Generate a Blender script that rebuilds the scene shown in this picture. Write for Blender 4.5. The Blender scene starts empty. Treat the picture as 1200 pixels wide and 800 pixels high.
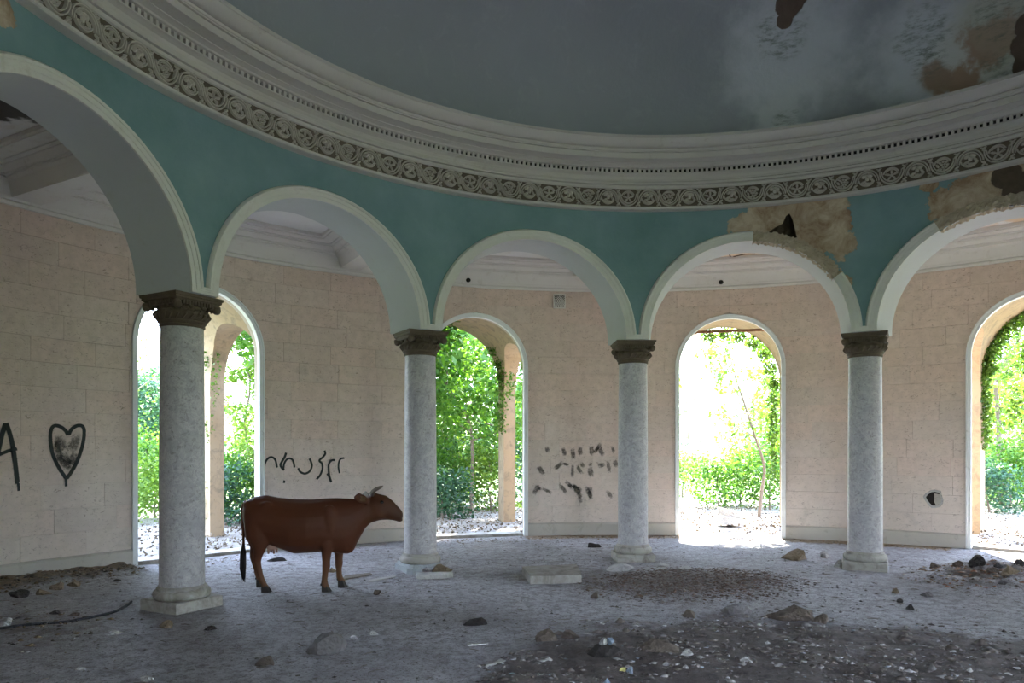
import bpy, bmesh, math, random
import numpy as np
from mathutils import Vector, Matrix, noise as mnoise
R_ = math.radians
rnd = random.Random(7)
rng = np.random.default_rng(7)
SC = bpy.context.scene
COL = SC.collection

# ------------------------------------------------------------------ camera
F, Y0, EYE = 842.2, 524.5, 1.65          # focal length in px (1200 wide), horizon row, eye height
CX, CY = -1.94, -4.538                   # camera in plan; the rotunda's centre is the origin
cam_d = bpy.data.cameras.new('camera')
cam = bpy.data.objects.new('camera', cam_d); COL.objects.link(cam)
cam.location = (CX, CY, EYE); cam.rotation_euler = (R_(90), 0, 0)
cam_d.sensor_width = 36; cam_d.lens = F / 1200 * 36
cam_d.shift_y = (Y0 - 400) / 1200
cam_d.clip_start = 0.05; cam_d.clip_end = 400
SC.camera = cam

# ------------------------------------------------------------------ light
SUN_AZ, SUN_EL = 77.0, 44.5
world = bpy.data.worlds.new('sky'); SC.world = world; world.use_nodes = True
wn = world.node_tree; bgn = wn.nodes['Background']
tc = wn.nodes.new('ShaderNodeTexCoord'); sx = wn.nodes.new('ShaderNodeSeparateXYZ')
wn.links.new(tc.outputs['Generated'], sx.inputs[0])
wr = wn.nodes.new('ShaderNodeValToRGB')
wr.color_ramp.elements[0].position = 0.0; wr.color_ramp.elements[0].color = (.72, .82, 1.0, 1)
wr.color_ramp.elements[1].position = 0.8; wr.color_ramp.elements[1].color = (.46, .62, 1.0, 1)
wn.links.new(sx.outputs[2], wr.inputs[0]); wn.links.new(wr.outputs[0], bgn.inputs[0])
bgn.inputs[1].default_value = 4.2
sun_d = bpy.data.lights.new('sun', 'SUN'); sun_d.energy = 13.0; sun_d.angle = R_(0.6); sun_d.color = (1, .94, .86)
sun = bpy.data.objects.new('sun', sun_d); COL.objects.link(sun)
sd = Vector((math.cos(R_(SUN_AZ)) * math.cos(R_(SUN_EL)), math.sin(R_(SUN_AZ)) * math.cos(R_(SUN_EL)), math.sin(R_(SUN_EL))))
sun.rotation_euler = sd.to_track_quat('Z', 'Y').to_euler(); sun.location = sd * 60
vs = SC.view_settings
vs.view_transform = 'Standard'; vs.look = 'None'; vs.gamma = 1; vs.use_curve_mapping = False
vs.exposure = 2.5

# ------------------------------------------------------------------ helpers
def P(r, az, z=0.0):
    a = R_(az); return (r * math.cos(a), r * math.sin(a), z)
def floor_at(u, v):                      # pixel on the floor -> plan position
    t = F * EYE / (v - Y0); return ((u - 600) / F * t + CX, t + CY, t)
def at_t(u, t):                          # ground point at depth t below pixel column u
    return ((u - 600) / F * t + CX, t + CY)
def cyl_hit(u, v, r):                    # pixel on the cylinder of radius r -> azimuth (deg), height
    k = (u - 600) / F; a = k * k + 1; b = 2 * (k * CX + CY); c = CX * CX + CY * CY - r * r
    t = (-b + math.sqrt(b * b - 4 * a * c)) / (2 * a)
    return math.degrees(math.atan2(t + CY, k * t + CX)), EYE + (Y0 - v) / F * t

def tag(o, label=None, cat=None, group=None, kind=None):
    if label: o['label'] = label
    if cat: o['category'] = cat
    if group: o['group'] = group
    if kind: o['kind'] = kind
    return o
def link(name, me, mat=None, parent=None):
    o = bpy.data.objects.new(name, me); COL.objects.link(o)
    if mat is not None and me is not None and not me.materials: me.materials.append(mat)
    if parent is not None: o.parent = parent
    return o
def mesh(name, v, f, mat=None, parent=None, smooth=False):
    me = bpy.data.meshes.new(name); me.from_pydata([tuple(p) for p in v], [], f); me.validate()
    if smooth: me.polygons.foreach_set('use_smooth', [True] * len(me.polygons))
    me.update(); return link(name, me, mat, parent)
def fast(name, V, Fc, mat=None, parent=None, smooth=False, col=None):
    V = np.asarray(V, np.float32); Fc = np.asarray(Fc, np.int32); k = Fc.shape[1]
    me = bpy.data.meshes.new(name)
    me.vertices.add(len(V)); me.vertices.foreach_set('co', V.ravel())
    me.loops.add(Fc.size); me.loops.foreach_set('vertex_index', Fc.ravel())
    me.polygons.add(len(Fc)); me.polygons.foreach_set('loop_start', np.arange(0, Fc.size, k, dtype=np.int32))
    me.polygons.foreach_set('loop_total', np.full(len(Fc), k, np.int32))
    if smooth: me.polygons.foreach_set('use_smooth', np.ones(len(Fc), bool))
    me.update(calc_edges=True)
    if col is not None:
        a = me.color_attributes.new('col', 'FLOAT_COLOR', 'POINT')
        c4 = np.ones((len(V), 4), np.float32); c4[:, :3] = col; a.data.foreach_set('color', c4.ravel())
    return link(name, me, mat, parent)
def empty(name, loc=(0, 0, 0), rz=0, parent=None):
    o = bpy.data.objects.new(name, None); COL.objects.link(o); o.empty_display_size = .1
    o.location = loc; o.rotation_euler = (0, 0, rz)
    if parent is not None: o.parent = parent
    return o
class MB:
    def __init__(s): s.v = []; s.f = []
    def add(s, v, f):
        b = len(s.v); s.v += [tuple(p) for p in v]; s.f += [tuple(i + b for i in q) for q in f]
    def box(s, x0, x1, y0, y1, z0, z1, m=None):
        v = [(x, y, z) for z in (z0, z1) for y in (y0, y1) for x in (x0, x1)]
        if m is not None: v = [m @ Vector(p) for p in v]
        s.add(v, [(0, 2, 3, 1), (4, 5, 7, 6), (0, 1, 5, 4), (2, 6, 7, 3), (0, 4, 6, 2), (1, 3, 7, 5)])
    def lathe(s, prof, n=32, cap=True):
        v = [(r * math.cos(2 * math.pi * i / n), r * math.sin(2 * math.pi * i / n), z) for r, z in prof for i in range(n)]
        f = [(k * n + i, k * n + (i + 1) % n, (k + 1) * n + (i + 1) % n, (k + 1) * n + i) for k in range(len(prof) - 1) for i in range(n)]
        if cap: f += [tuple(range(n - 1, -1, -1)), tuple((len(prof) - 1) * n + i for i in range(n))]
        s.add(v, f)
    def tube(s, pts, rad, n=8, cap=True):
        pts = [Vector(p) for p in pts]; rings = []
        if not hasattr(rad, '__len__'): rad = [rad] * len(pts)
        up = Vector((0.3, 0.2, 1)).normalized()
        for i, p in enumerate(pts):
            d = (pts[min(i + 1, len(pts) - 1)] - pts[max(i - 1, 0)]).normalized()
            a = d.cross(up)
            if a.length < 1e-3: a = d.cross(Vector((1, 0, 0)))
            a.normalize(); b = d.cross(a)
            rings.append([p + (a * math.cos(2 * math.pi * k / n) + b * math.sin(2 * math.pi * k / n)) * rad[i] for k in range(n)])
        v = [q for r in rings for q in r]
        f = [(k * n + i, k * n + (i + 1) % n, (k + 1) * n + (i + 1) % n, (k + 1) * n + i) for k in range(len(pts) - 1) for i in range(n)]
        if cap: f += [tuple(range(n - 1, -1, -1)), tuple((len(pts) - 1) * n + i for i in range(n))]
        s.add(v, f)
    def rings(s, rings, cap=True):
        n = len(rings[0]); v = [q for r in rings for q in r]
        f = [(k * n + i, k * n + (i + 1) % n, (k + 1) * n + (i + 1) % n, (k + 1) * n + i) for k in range(len(rings) - 1) for i in range(n)]
        if cap: f += [tuple(range(n - 1, -1, -1)), tuple((len(rings) - 1) * n + i for i in range(n))]
        s.add(v, f)
    def ball(s, c, r, n=8, m=5):
        if not hasattr(r, '__len__'): r = (r, r, r)
        v = [(c[0], c[1], c[2] - r[2])]
        for j in range(1, m):
            t = math.pi * j / m
            v += [(c[0] + r[0] * math.sin(t) * math.cos(2 * math.pi * i / n), c[1] + r[1] * math.sin(t) * math.sin(2 * math.pi * i / n), c[2] - r[2] * math.cos(t)) for i in range(n)]
        v.append((c[0], c[1], c[2] + r[2]))
        f = [(0, 1 + (i + 1) % n, 1 + i) for i in range(n)]
        for j in range(m - 2):
            f += [(1 + j * n + i, 1 + j * n + (i + 1) % n, 1 + (j + 1) * n + (i + 1) % n, 1 + (j + 1) * n + i) for i in range(n)]
        e = len(v) - 1; b = 1 + (m - 2) * n
        f += [(e, b + i, b + (i + 1) % n) for i in range(n)]
        s.add(v, f)
    def build(s, name, mat=None, parent=None, smooth=False, angle=None):
        o = mesh(name, s.v, s.f, mat, parent, smooth)
        if angle is not None: smooth_by_angle(o, angle)
        return o
def smooth_by_angle(o, deg=35):
    me = o.data; bm = bmesh.new(); bm.from_mesh(me)
    for fc in bm.faces: fc.smooth = True
    for e in bm.edges: e.smooth = (len(e.link_faces) == 2 and e.calc_face_angle(0) < R_(deg))
    bm.to_mesh(me); bm.free()
def revolve(name, prof, mat, parent=None, n=240, az0=0.0, az1=360.0, smooth=35):
    full = abs(az1 - az0) >= 359.9; m = n if full else n + 1
    mb = MB()
    v = [P(r, az0 + (az1 - az0) * i / n, z) for r, z in prof for i in range(m)]
    f = [(k * m + i, k * m + (i + 1) % m, (k + 1) * m + (i + 1) % m, (k + 1) * m + i) for k in range(len(prof) - 1) for i in range(n)]
    mb.add(v, f); return mb.build(name, mat, parent, angle=smooth)
def baked(o):                            # apply modifiers
    dg = bpy.context.evaluated_depsgraph_get(); dg.update()
    me = bpy.data.meshes.new_from_object(o.evaluated_get(dg))
    old = o.data; o.modifiers.clear(); o.data = me; bpy.data.meshes.remove(old); return o
def smooth_path(pts, n=6):
    o = []; L = len(pts)
    for i in range(L - 1):
        p0, p1, p2, p3 = pts[max(i - 1, 0)], pts[i], pts[i + 1], pts[min(i + 2, L - 1)]
        for k in range(n):
            t = k / n; o.append(tuple(.5 * (2 * b + (c_ - a_) * t + (2 * a_ - 5 * b + 4 * c_ - d_) * t * t + (3 * b - a_ - 3 * c_ + d_) * t ** 3) for a_, b, c_, d_ in zip(p0, p1, p2, p3)))
    o.append(tuple(pts[-1])); return o
def hash2(x, y, s=0): return np.modf(np.abs(np.sin(x * 127.1 + y * 311.7 + s * 74.7) * 43758.5453))[0]
def vnoise(x, y, s=0):
    xi, yi = np.floor(x), np.floor(y); xf, yf = x - xi, y - yi
    a = xf * xf * (3 - 2 * xf); b = yf * yf * (3 - 2 * yf)
    return (hash2(xi, yi, s) * (1 - a) + hash2(xi + 1, yi, s) * a) * (1 - b) + (hash2(xi, yi + 1, s) * (1 - a) + hash2(xi + 1, yi + 1, s) * a) * b
def fbm(x, y, s=0, o=4):
    r = 0; w = .5
    for i in range(o): r = r + w * vnoise(x * 2 ** i, y * 2 ** i, s + i); w *= .5
    return r

# ------------------------------------------------------------------ materials
class G:
    def __init__(s, name):
        s.m = bpy.data.materials.new(name); s.m.use_nodes = True; s.t = s.m.node_tree; s.b = s.t.nodes['Principled BSDF']
        s.pos = s.new('ShaderNodeNewGeometry').outputs['Position']
    def new(s, ty): return s.t.nodes.new(ty)
    def put(s, sock, val):
        if hasattr(val, 'is_output') or isinstance(val, bpy.types.NodeSocket): s.t.links.new(val, sock)
        elif isinstance(val, (tuple, list)) and len(val) == 3 and sock.type == 'RGBA': sock.default_value = (*val, 1)
        else: sock.default_value = val
    def obj(s): return s.new('ShaderNodeTexCoord').outputs['Object']
    def noise(s, scale, detail=4, rough=.55, vec=None, dist=0, out='Fac'):
        n = s.new('ShaderNodeTexNoise'); s.put(n.inputs['Vector'], vec if vec is not None else s.pos)
        n.inputs['Scale'].default_value = scale; n.inputs['Detail'].default_value = detail; n.inputs['Roughness'].default_value = rough; n.inputs['Distortion'].default_value = dist
        return n.outputs[out]
    def voro(s, scale, vec=None, out='Distance'):
        n = s.new('ShaderNodeTexVoronoi'); s.put(n.inputs['Vector'], vec if vec is not None else s.pos); n.inputs['Scale'].default_value = scale; return n.outputs[out]
    def ramp(s, f, st):
        n = s.new('ShaderNodeValToRGB'); s.put(n.inputs[0], f); e = n.color_ramp.elements
        while len(e) < len(st): e.new(.5)
        for k, (p, c) in enumerate(st): e[k].position = p; e[k].color = (*c, 1) if hasattr(c, '__len__') else (c, c, c, 1)
        return n.outputs[0]
    def mix(s, f, a, b, mode='MIX'):
        n = s.new('ShaderNodeMixRGB'); n.blend_type = mode
        s.put(n.inputs[0], f); s.put(n.inputs[1], a); s.put(n.inputs[2], b); return n.outputs[0]
    def math(s, op, a, b=0.0, c=0.0):
        n = s.new('ShaderNodeMath'); n.operation = op; s.put(n.inputs[0], a); s.put(n.inputs[1], b); s.put(n.inputs[2], c); return n.outputs[0]
    def vmath(s, op, a, b):
        n = s.new('ShaderNodeVectorMath'); n.operation = op; s.put(n.inputs[0], a); s.put(n.inputs[1], b); return n.outputs[0]
    def scale(s, v, k):
        n = s.new('ShaderNodeMapping'); s.put(n.inputs[0], v); n.inputs['Scale'].default_value = k; return n.outputs[0]
    def blob(s, c, r, amp=.35, nscale=3.0, soft=.06, sc=(1, 1, 1)):   # a worn patch: noise-edged ball round a point
        d = s.new('ShaderNodeVectorMath'); d.operation = 'SUBTRACT'; s.put(d.inputs[0], s.pos); d.inputs[1].default_value = c
        m = s.new('ShaderNodeVectorMath'); m.operation = 'MULTIPLY'; s.put(m.inputs[0], d.outputs[0]); m.inputs[1].default_value = sc
        L = s.new('ShaderNodeVectorMath'); L.operation = 'LENGTH'; s.put(L.inputs[0], m.outputs[0])
        n = s.noise(nscale, 5, .6)
        e = s.math('ADD', s.math('DIVIDE', L.outputs['Value'], r), s.math('MULTIPLY', s.math('SUBTRACT', n, .5), amp * 4))
        q = s.new('ShaderNodeMapRange'); q.interpolation_type = 'SMOOTHSTEP'; s.put(q.inputs[0], e)
        q.inputs[1].default_value = 1 - soft; q.inputs[2].default_value = 1 + soft; q.inputs[3].default_value = 1; q.inputs[4].default_value = 0
        return q.outputs[0]
    def attr(s, name, out='Color'):
        n = s.new('ShaderNodeAttribute'); n.attribute_name = name; return n.outputs[out]
    def rand(s): return s.new('ShaderNodeObjectInfo').outputs['Random']
    def done(s, col, rough=.85, bump=None, dist=.01, strength=.5, spec=.25, **kw):
        s.put(s.b.inputs['Base Color'], col); s.put(s.b.inputs['Roughness'], rough); s.b.inputs['Specular IOR Level'].default_value = spec
        if bump is not None:
            n = s.new('ShaderNodeBump'); n.inputs['Distance'].default_value = dist; n.inputs['Strength'].default_value = strength
            s.put(n.inputs['Height'], bump); s.t.links.new(n.outputs[0], s.b.inputs['Normal'])
        for k, v in kw.items(): s.put(s.b.inputs[k], v)
        return s.m

AZ0 = 151.4                               # azimuth of the column beside the cow's tail
RF, RB, RC = 5.77, 6.40, 6.11             # arcade front, back, column ring
ZS, AI, AE = 3.21, 1.353, 1.497           # arch springing, intrados, extrados
RW = 9.10                                 # outer wall face
HW, ZW = 0.985, 3.15                      # doorway half width (with frame), springing

# stone cladding
g = G('stone_cladding')
r = g.rand(); n1 = g.noise(1.1, 5); n2 = g.noise(9, 6, .65); n3 = g.noise(45, 3, .7)
c = g.mix(n1, (.60, .475, .405), (.66, .56, .485))
c = g.mix(g.math('MULTIPLY', r, .6), c, (.66, .495, .415)); c = g.mix(g.ramp(g.math('FRACT', g.math('MULTIPLY', r, 7.3)), [(.55, 0), (1, .35)]), c, (.48, .42, .36))
c = g.mix(g.ramp(n2, [(.40, 0), (.68, .5)]), c, (.46, .36, .295))
zz = g.new('ShaderNodeSeparateXYZ'); g.put(zz.inputs[0], g.pos)
low = g.ramp(g.math('ADD', g.math('MULTIPLY', zz.outputs[2], .22), g.math('MULTIPLY', g.math('SUBTRACT', n1, .5), .7)), [(.05, .42), (.45, 0)])
c = g.mix(low, c, (.66, .62, .57))
v1 = g.noise(13, 5, .8, dist=1.6, vec=g.scale(g.pos, (1, 1, 1.7)))
pits = g.ramp(v1, [(.34, 1), (.43, 0)])
c = g.mix(g.math('MULTIPLY', pits, .62), c, (.13, .09, .065))
grime = g.ramp(g.noise(2.3, 6, .7), [(.60, 0), (.80, .5)])
c = g.mix(grime, c, (.24, .22, .19))
M_STONE = g.done(c, .85, g.math('ADD', g.math('MULTIPLY', pits, -.8), n3), .004, .5)
g = G('mortar'); M_MORTAR = g.done(g.mix(g.noise(8), (.36, .30, .25), (.50, .43, .37)), .95)
def plaster(name, a, b, st=(.40, .34, .27), amt=.5, lo=.56):
    g = G(name); n1 = g.noise(1.6, 5); n2 = g.noise(5.5, 7, .7, dist=.6)
    c = g.mix(n1, a, b); c = g.mix(g.ramp(n2, [(lo, 0), (lo + .2, amt)]), c, st)
    return g.done(c, .85, g.noise(30, 4), .004, .35)
M_PLASTER = plaster('off_white_plaster', (.58, .555, .51), (.66, .64, .60))
M_FRAME = plaster('white_frame_paint', (.70, .72, .71), (.78, .79, .78), (.38, .36, .33), .6, .58)
M_BASE = plaster('skirting_stone', (.42, .39, .34), (.52, .48, .42), (.25, .22, .18), .6)
M_CORN = plaster('cornice_plaster', (.47, .44, .40), (.56, .53, .49), (.33, .27, .21), .5, .58)
M_SOFF = plaster('grey_soffit_plaster', (.43, .435, .44), (.51, .52, .52), (.42, .38, .32), .4)
M_PORCH = plaster('porch_render', (.30, .205, .115), (.34, .27, .19), (.17, .14, .10), .8, .48)
M_CONC = plaster('old_concrete', (.33, .305, .265), (.42, .395, .35), (.17, .145, .12), .8, .46)
# ambulatory ceiling with rot stains
g = G('stained_ceiling'); n = g.noise(1.1, 6, .65, dist=.5)
c = g.mix(g.noise(3, 4), (.60, .58, .56), (.70, .69, .68))
c = g.mix(g.ramp(n, [(.56, 0), (.70, .55)]), c, (.52, .42, .32))
b5 = cyl_hit(870, 283, 7.6); 
c = g.mix(g.blob(P(7.9, 73, 5.05), 1.0, .6, 2.4, .25), c, (.66, .50, .36))
c = g.mix(g.blob(P(7.7, 47, 5.05), 1.2, .6, 2.4, .25), c, (.62, .46, .32))
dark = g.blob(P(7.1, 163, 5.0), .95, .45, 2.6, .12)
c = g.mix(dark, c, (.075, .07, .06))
M_CEIL = g.done(c, .9, g.noise(6, 6), .02, .4)
# arcade paint
def on_front(u, v, rr=RF): a, z = cyl_hit(u, v, rr); return P(rr, a, z)
g = G('blue_painted_plaster'); n1 = g.noise(1.3, 6, .6); n2 = g.noise(6, 6, .7)
c = g.mix(g.ramp(n1, [(.3, 0), (.7, 1)]), (.125, .215, .225), (.195, .290, .310))
c = g.mix(g.ramp(n2, [(.58, 0), (.78, .3)]), c, (.235, .33, .31))
c = g.mix(g.ramp(g.noise(3.2, 7, .75, dist=1.0), [(.66, 0), (.70, .25)]), c, (.09, .18, .17))
pk = None
for (u, v, rr, am) in [(905, 262, .42, .22), (880, 268, .28, .25), (960, 262, .44, .24), (985, 285, .22, .3), (935, 300, .40, .2), (975, 335, .22, .25),
                       (1105, 238, .20, .3), (1090, 215, .10, .3), (1140, 235, .36, .22), (1185, 215, .5, .2), (1170, 250, .35, .2), (3, 15, .12, .3)]:
    bl = g.blob(on_front(u, v), rr, am * 1.35, 5.0, .04)
    pk = bl if pk is None else g.math('MAXIMUM', pk, bl)
stone2 = g.mix(g.ramp(g.noise(3.5, 7, .7, dist=.6), [(.38, 0), (.62, 1)]), (.27, .175, .11), (.50, .40, .30))
c = g.mix(pk, c, stone2)
core = g.blob(on_front(1196, 222), .19, .12, 5, .05, (1, 1, .9))  # dark mask paints a second hole: bare brick and the shade inside it
core2 = g.blob(on_front(1180, 205), .16, .12, 5, .05)
core = g.math('MAXIMUM', core, core2)
c = g.mix(core, c, g.mix(g.noise(14, 4), (.055, .04, .03), (.13, .095, .07)))
M_BLUE = g.done(c, .8, g.math('SUBTRACT', g.noise(20, 4), g.math('MULTIPLY', pk, .8)), .008, .5)
g = G('bare_rubble_masonry'); M_RUBBLE = g.done(g.mix(g.noise(12, 5, .7), (.07, .05, .035), (.17, .125, .085)), .95, g.noise(18, 5), .03, 1)
g = G('broken_plaster'); M_BROKEN = g.done(g.mix(g.noise(9, 5, .7), (.27, .20, .135), (.56, .48, .37)), .95, g.noise(22, 5), .02, 1)
# dome
DA, DZ0, DH = 5.50, 5.90, 2.9
def dome_hit(u, v):
    d = Vector(((u - 600) / F, 1, (Y0 - v) / F)); o = Vector((CX, CY, EYE - DZ0))
    S = Vector((1 / DA, 1 / DA, 1 / DH)); d2 = Vector((d.x * S.x, d.y * S.y, d.z * S.z)); o2 = Vector((o.x * S.x, o.y * S.y, o.z * S.z))
    a = d2.dot(d2); b = 2 * d2.dot(o2); cc = o2.dot(o2) - 1; t = (-b + math.sqrt(max(b * b - 4 * a * cc, 0))) / (2 * a)
    return tuple(Vector((CX, CY, EYE)) + d * t)
g = G('grey_dome_plaster'); n1 = g.noise(.7, 6, .6); n2 = g.noise(3.5, 6, .7, dist=.8)
c = g.mix(n1, (.25, .272, .282), (.34, .36, .37))
c = g.mix(g.ramp(n2, [(.55, 0), (.75, .35)]), c, (.42, .435, .43))
for (u, v, rr, col, am, soft) in [(925, 60, .75, (.50, .53, .54), .3, .5), (1085, 60, .62, (.52, .55, .56), .25, .4), (915, 145, .35, (.49, .52, .51), .4, .4), (1160, 60, .62, (.54, .55, .52), .35, .3),
                                  (1195, 20, .6, (.46, .47, .40), .4, .3),
                                  (1148, 60, .24, (.36, .26, .19), 1.1, .4), (1128, 90, .26, (.34, .235, .165), 1.1, .4), (1168, 38, .22, (.38, .30, .22), 1.1, .4), (1100, 92, .16, (.30, .22, .16), .5, .4)]:
    c = g.mix(g.blob(dome_hit(u, v), rr, am, 3.0, soft), c, col)
stripes = g.ramp(g.noise(7, 6, .75, vec=g.scale(g.pos, (1, 1, 3.2))), [(.46, 0), (.66, .75)])
for (u, v, rr) in [(1083, 42, .30), (918, 38, .30), (920, 145, .17), (1178, 12, .34), (1165, 80, .2), (1090, 75, .18)]:
    c = g.mix(g.math('MULTIPLY', g.blob(dome_hit(u, v), rr, .3, 4, .3), stripes), c, (.155, .175, .135))
hole = None
for (u, v, rr) in [(925, 5, .17), (919, 24, .10), (932, -12, .2), (1203, 52, .16), (1203, 75, .14), (1206, 30, .14), (262, 5, .012)]:
    bl = g.blob(dome_hit(u, v), rr, .12, 6, .06); hole = bl if hole is None else g.math('MAXIMUM', hole, bl)
c = g.mix(hole, c, g.mix(g.noise(10, 5), (.085, .06, .045), (.15, .11, .085)))
M_DOME = g.done(c, .85, g.math('SUBTRACT', g.noise(12, 4), hole), .02, .4)
# marble
g = G('grey_veined_marble'); o = g.pos
w = g.noise(5.5, 6, .7, dist=1.6); n2 = g.noise(17, 6, .75, dist=1.3)
c = g.mix(g.ramp(w, [(.3, 0), (.7, 1)]), (.36, .335, .345), (.49, .465, .46))
c = g.mix(g.ramp(n2, [(.38, .75), (.5, 0)]), c, (.27, .24, .245))
vein = g.ramp(g.noise(2.6, 7, .7, dist=2.2), [(.47, 0), (.5, 1), (.53, 0)])
c = g.mix(g.math('MULTIPLY', vein, .55), c, (.60, .57, .54))
pit = g.ramp(g.noise(24, 3, .7, dist=1), [(.30, 1), (.36, 0)])
c = g.mix(g.math('MULTIPLY', pit, .7), c, (.13, .10, .09))
M_MARBLE = g.done(c, .55, pit, .004, -.4, .35)
g = G('brown_carved_stone'); c = g.mix(g.noise(9, 5, .7), (.070, .050, .036), (.155, .115, .080))
M_CAP = g.done(c, .7, g.noise(28, 5), .012, .8)
# floor
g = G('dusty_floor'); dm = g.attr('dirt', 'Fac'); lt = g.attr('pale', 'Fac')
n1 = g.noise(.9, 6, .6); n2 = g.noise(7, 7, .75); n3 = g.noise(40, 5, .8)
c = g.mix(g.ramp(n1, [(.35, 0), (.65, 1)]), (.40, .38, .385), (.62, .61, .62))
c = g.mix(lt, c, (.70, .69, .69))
c = g.mix(g.ramp(n2, [(.46, .0), (.60, .8)]), c, (.30, .27, .26))
c = g.mix(g.ramp(n3, [(.54, 0), (.60, .85)]), c, (.15, .13, .12)); c = g.mix(g.ramp(g.noise(15, 6, .8), [(.54, 0), (.60, .7)]), c, (.20, .175, .16))
c = g.mix(g.ramp(g.noise(60, 3, .8), [(.60, 0), (.64, .7)]), c, (.72, .70, .68))
cr = g.voro(.55, vec=g.vmath('ADD', g.pos, g.vmath('MULTIPLY', g.noise(2.2, 5, out='Color'), (.5, .5, .5))))
soil = g.mix(g.ramp(n2, [(.35, 0), (.65, 1)]), (.080, .064, .056), (.25, .21, .185))
dmask = g.ramp(g.math('ADD', dm, g.math('MULTIPLY', g.math('SUBTRACT', g.noise(3.0, 8, .75), .5), 2.0)), [(.30, 0), (.80, .95)])
c = g.mix(dmask, c, soil)
och = g.ramp(g.math('ADD', g.attr('ochre', 'Fac'), g.math('MULTIPLY', g.math('SUBTRACT', n2, .5), 1.0)), [(.4, 0), (.8, .8)])
c = g.mix(och, c, (.33, .235, .135))
M_FLOOR = g.done(c, .9, g.math('ADD', n2, n3), .05, 1.0)
g = G('debris_chips'); M_CHIP = g.done(g.attr('col'), .85)
def rockmat(name, a, b):
    g = G(name); ob = g.obj(); return g.done(g.mix(g.noise(14, 6, .7, vec=ob), a, b), .92, g.noise(30, 5, vec=ob), .04, 1)
M_ROCK_G = rockmat('grey_rock', (.11, .10, .095), (.23, .21, .205)); M_ROCK_B = rockmat('brown_rock', (.075, .058, .045), (.19, .15, .12))
M_ROCK_T = rockmat('tan_rock', (.15, .11, .07), (.30, .23, .155)); M_ROCK_W = rockmat('white_rubble', (.36, .345, .325), (.52, .50, .47))
M_DARK = rockmat('dark_refuse', (.025, .022, .02), (.07, .06, .055)); M_WOODP = rockmat('pale_board', (.42, .40, .37), (.58, .56, .52))
M_WOODG = rockmat('weathered_board', (.17, .14, .115), (.30, .26, .22)); M_RUBBER = rockmat('black_cable', (.02, .02, .022), (.06, .06, .065))
M_RUST = rockmat('rusty_iron', (.25, .11, .05), (.40, .20, .11)); M_BLUEP = rockmat('pale_blue_pebble', (.20, .26, .33), (.32, .37, .42)); M_YEL = rockmat('yellow_scrap', (.55, .50, .10), (.65, .62, .3))
M_TEALST = rockmat('teal_painted_stone', (.33, .36, .37), (.46, .48, .48))
def leafmat(name, a, b, tr=.5):
    g = G(name); c = g.mix(g.attr('col', 'Fac'), a, b)
    t = g.new('ShaderNodeBsdfTranslucent'); g.put(t.inputs[0], g.mix(1.0, c, (1.0, 1.0, .45), 'MULTIPLY'))
    mx = g.new('ShaderNodeMixShader'); mx.inputs[0].default_value = tr
    g.done(c, .55, spec=.3); out = g.t.nodes['Material Output']
    g.t.links.new(g.b.outputs[0], mx.inputs[1]); g.t.links.new(t.outputs[0], mx.inputs[2]); g.t.links.new(mx.outputs[0], out.inputs[0]); return g.m
M_LEAF = leafmat('fresh_green_leaves', (.03, .10, .012), (.12, .25, .04)); M_LEAF2 = leafmat('yellow_green_leaves', (.06, .13, .015), (.20, .31, .06))
M_LEAFD = leafmat('blue_green_leaves', (.015, .05, .028), (.06, .14, .08), .35); M_LEAFHAZE = leafmat('haze_painted_leaves', (.34, .42, .40), (.58, .64, .60), .4)  # the palest leaves carry the distant haze in their colour
M_IVY = leafmat('ivy_leaves', (.035, .09, .012), (.14, .24, .045), .45); M_LITTER = None
g = G('bark'); M_BARK = g.done(g.mix(g.noise(12, 5, .7), (.10, .075, .055), (.24, .19, .145)), .95, g.noise(30, 5), .02, .8)
g = G('ground'); n = g.noise(.6, 6, .65); n2 = g.noise(9, 6, .75)
c = g.mix(g.ramp(n2, [(.35, 0), (.65, 1)]), (.13, .108, .085), (.26, .235, .20)); c = g.mix(g.ramp(g.noise(1.4, 5), [(.45, 0), (.65, .7)]), c, (.30, .28, .255))
c = g.mix(g.attr('green', 'Fac'), c, g.mix(n, (.10, .17, .05), (.22, .29, .11)))
M_GROUND = g.done(c, .95, n2, .05, .8)

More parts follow.
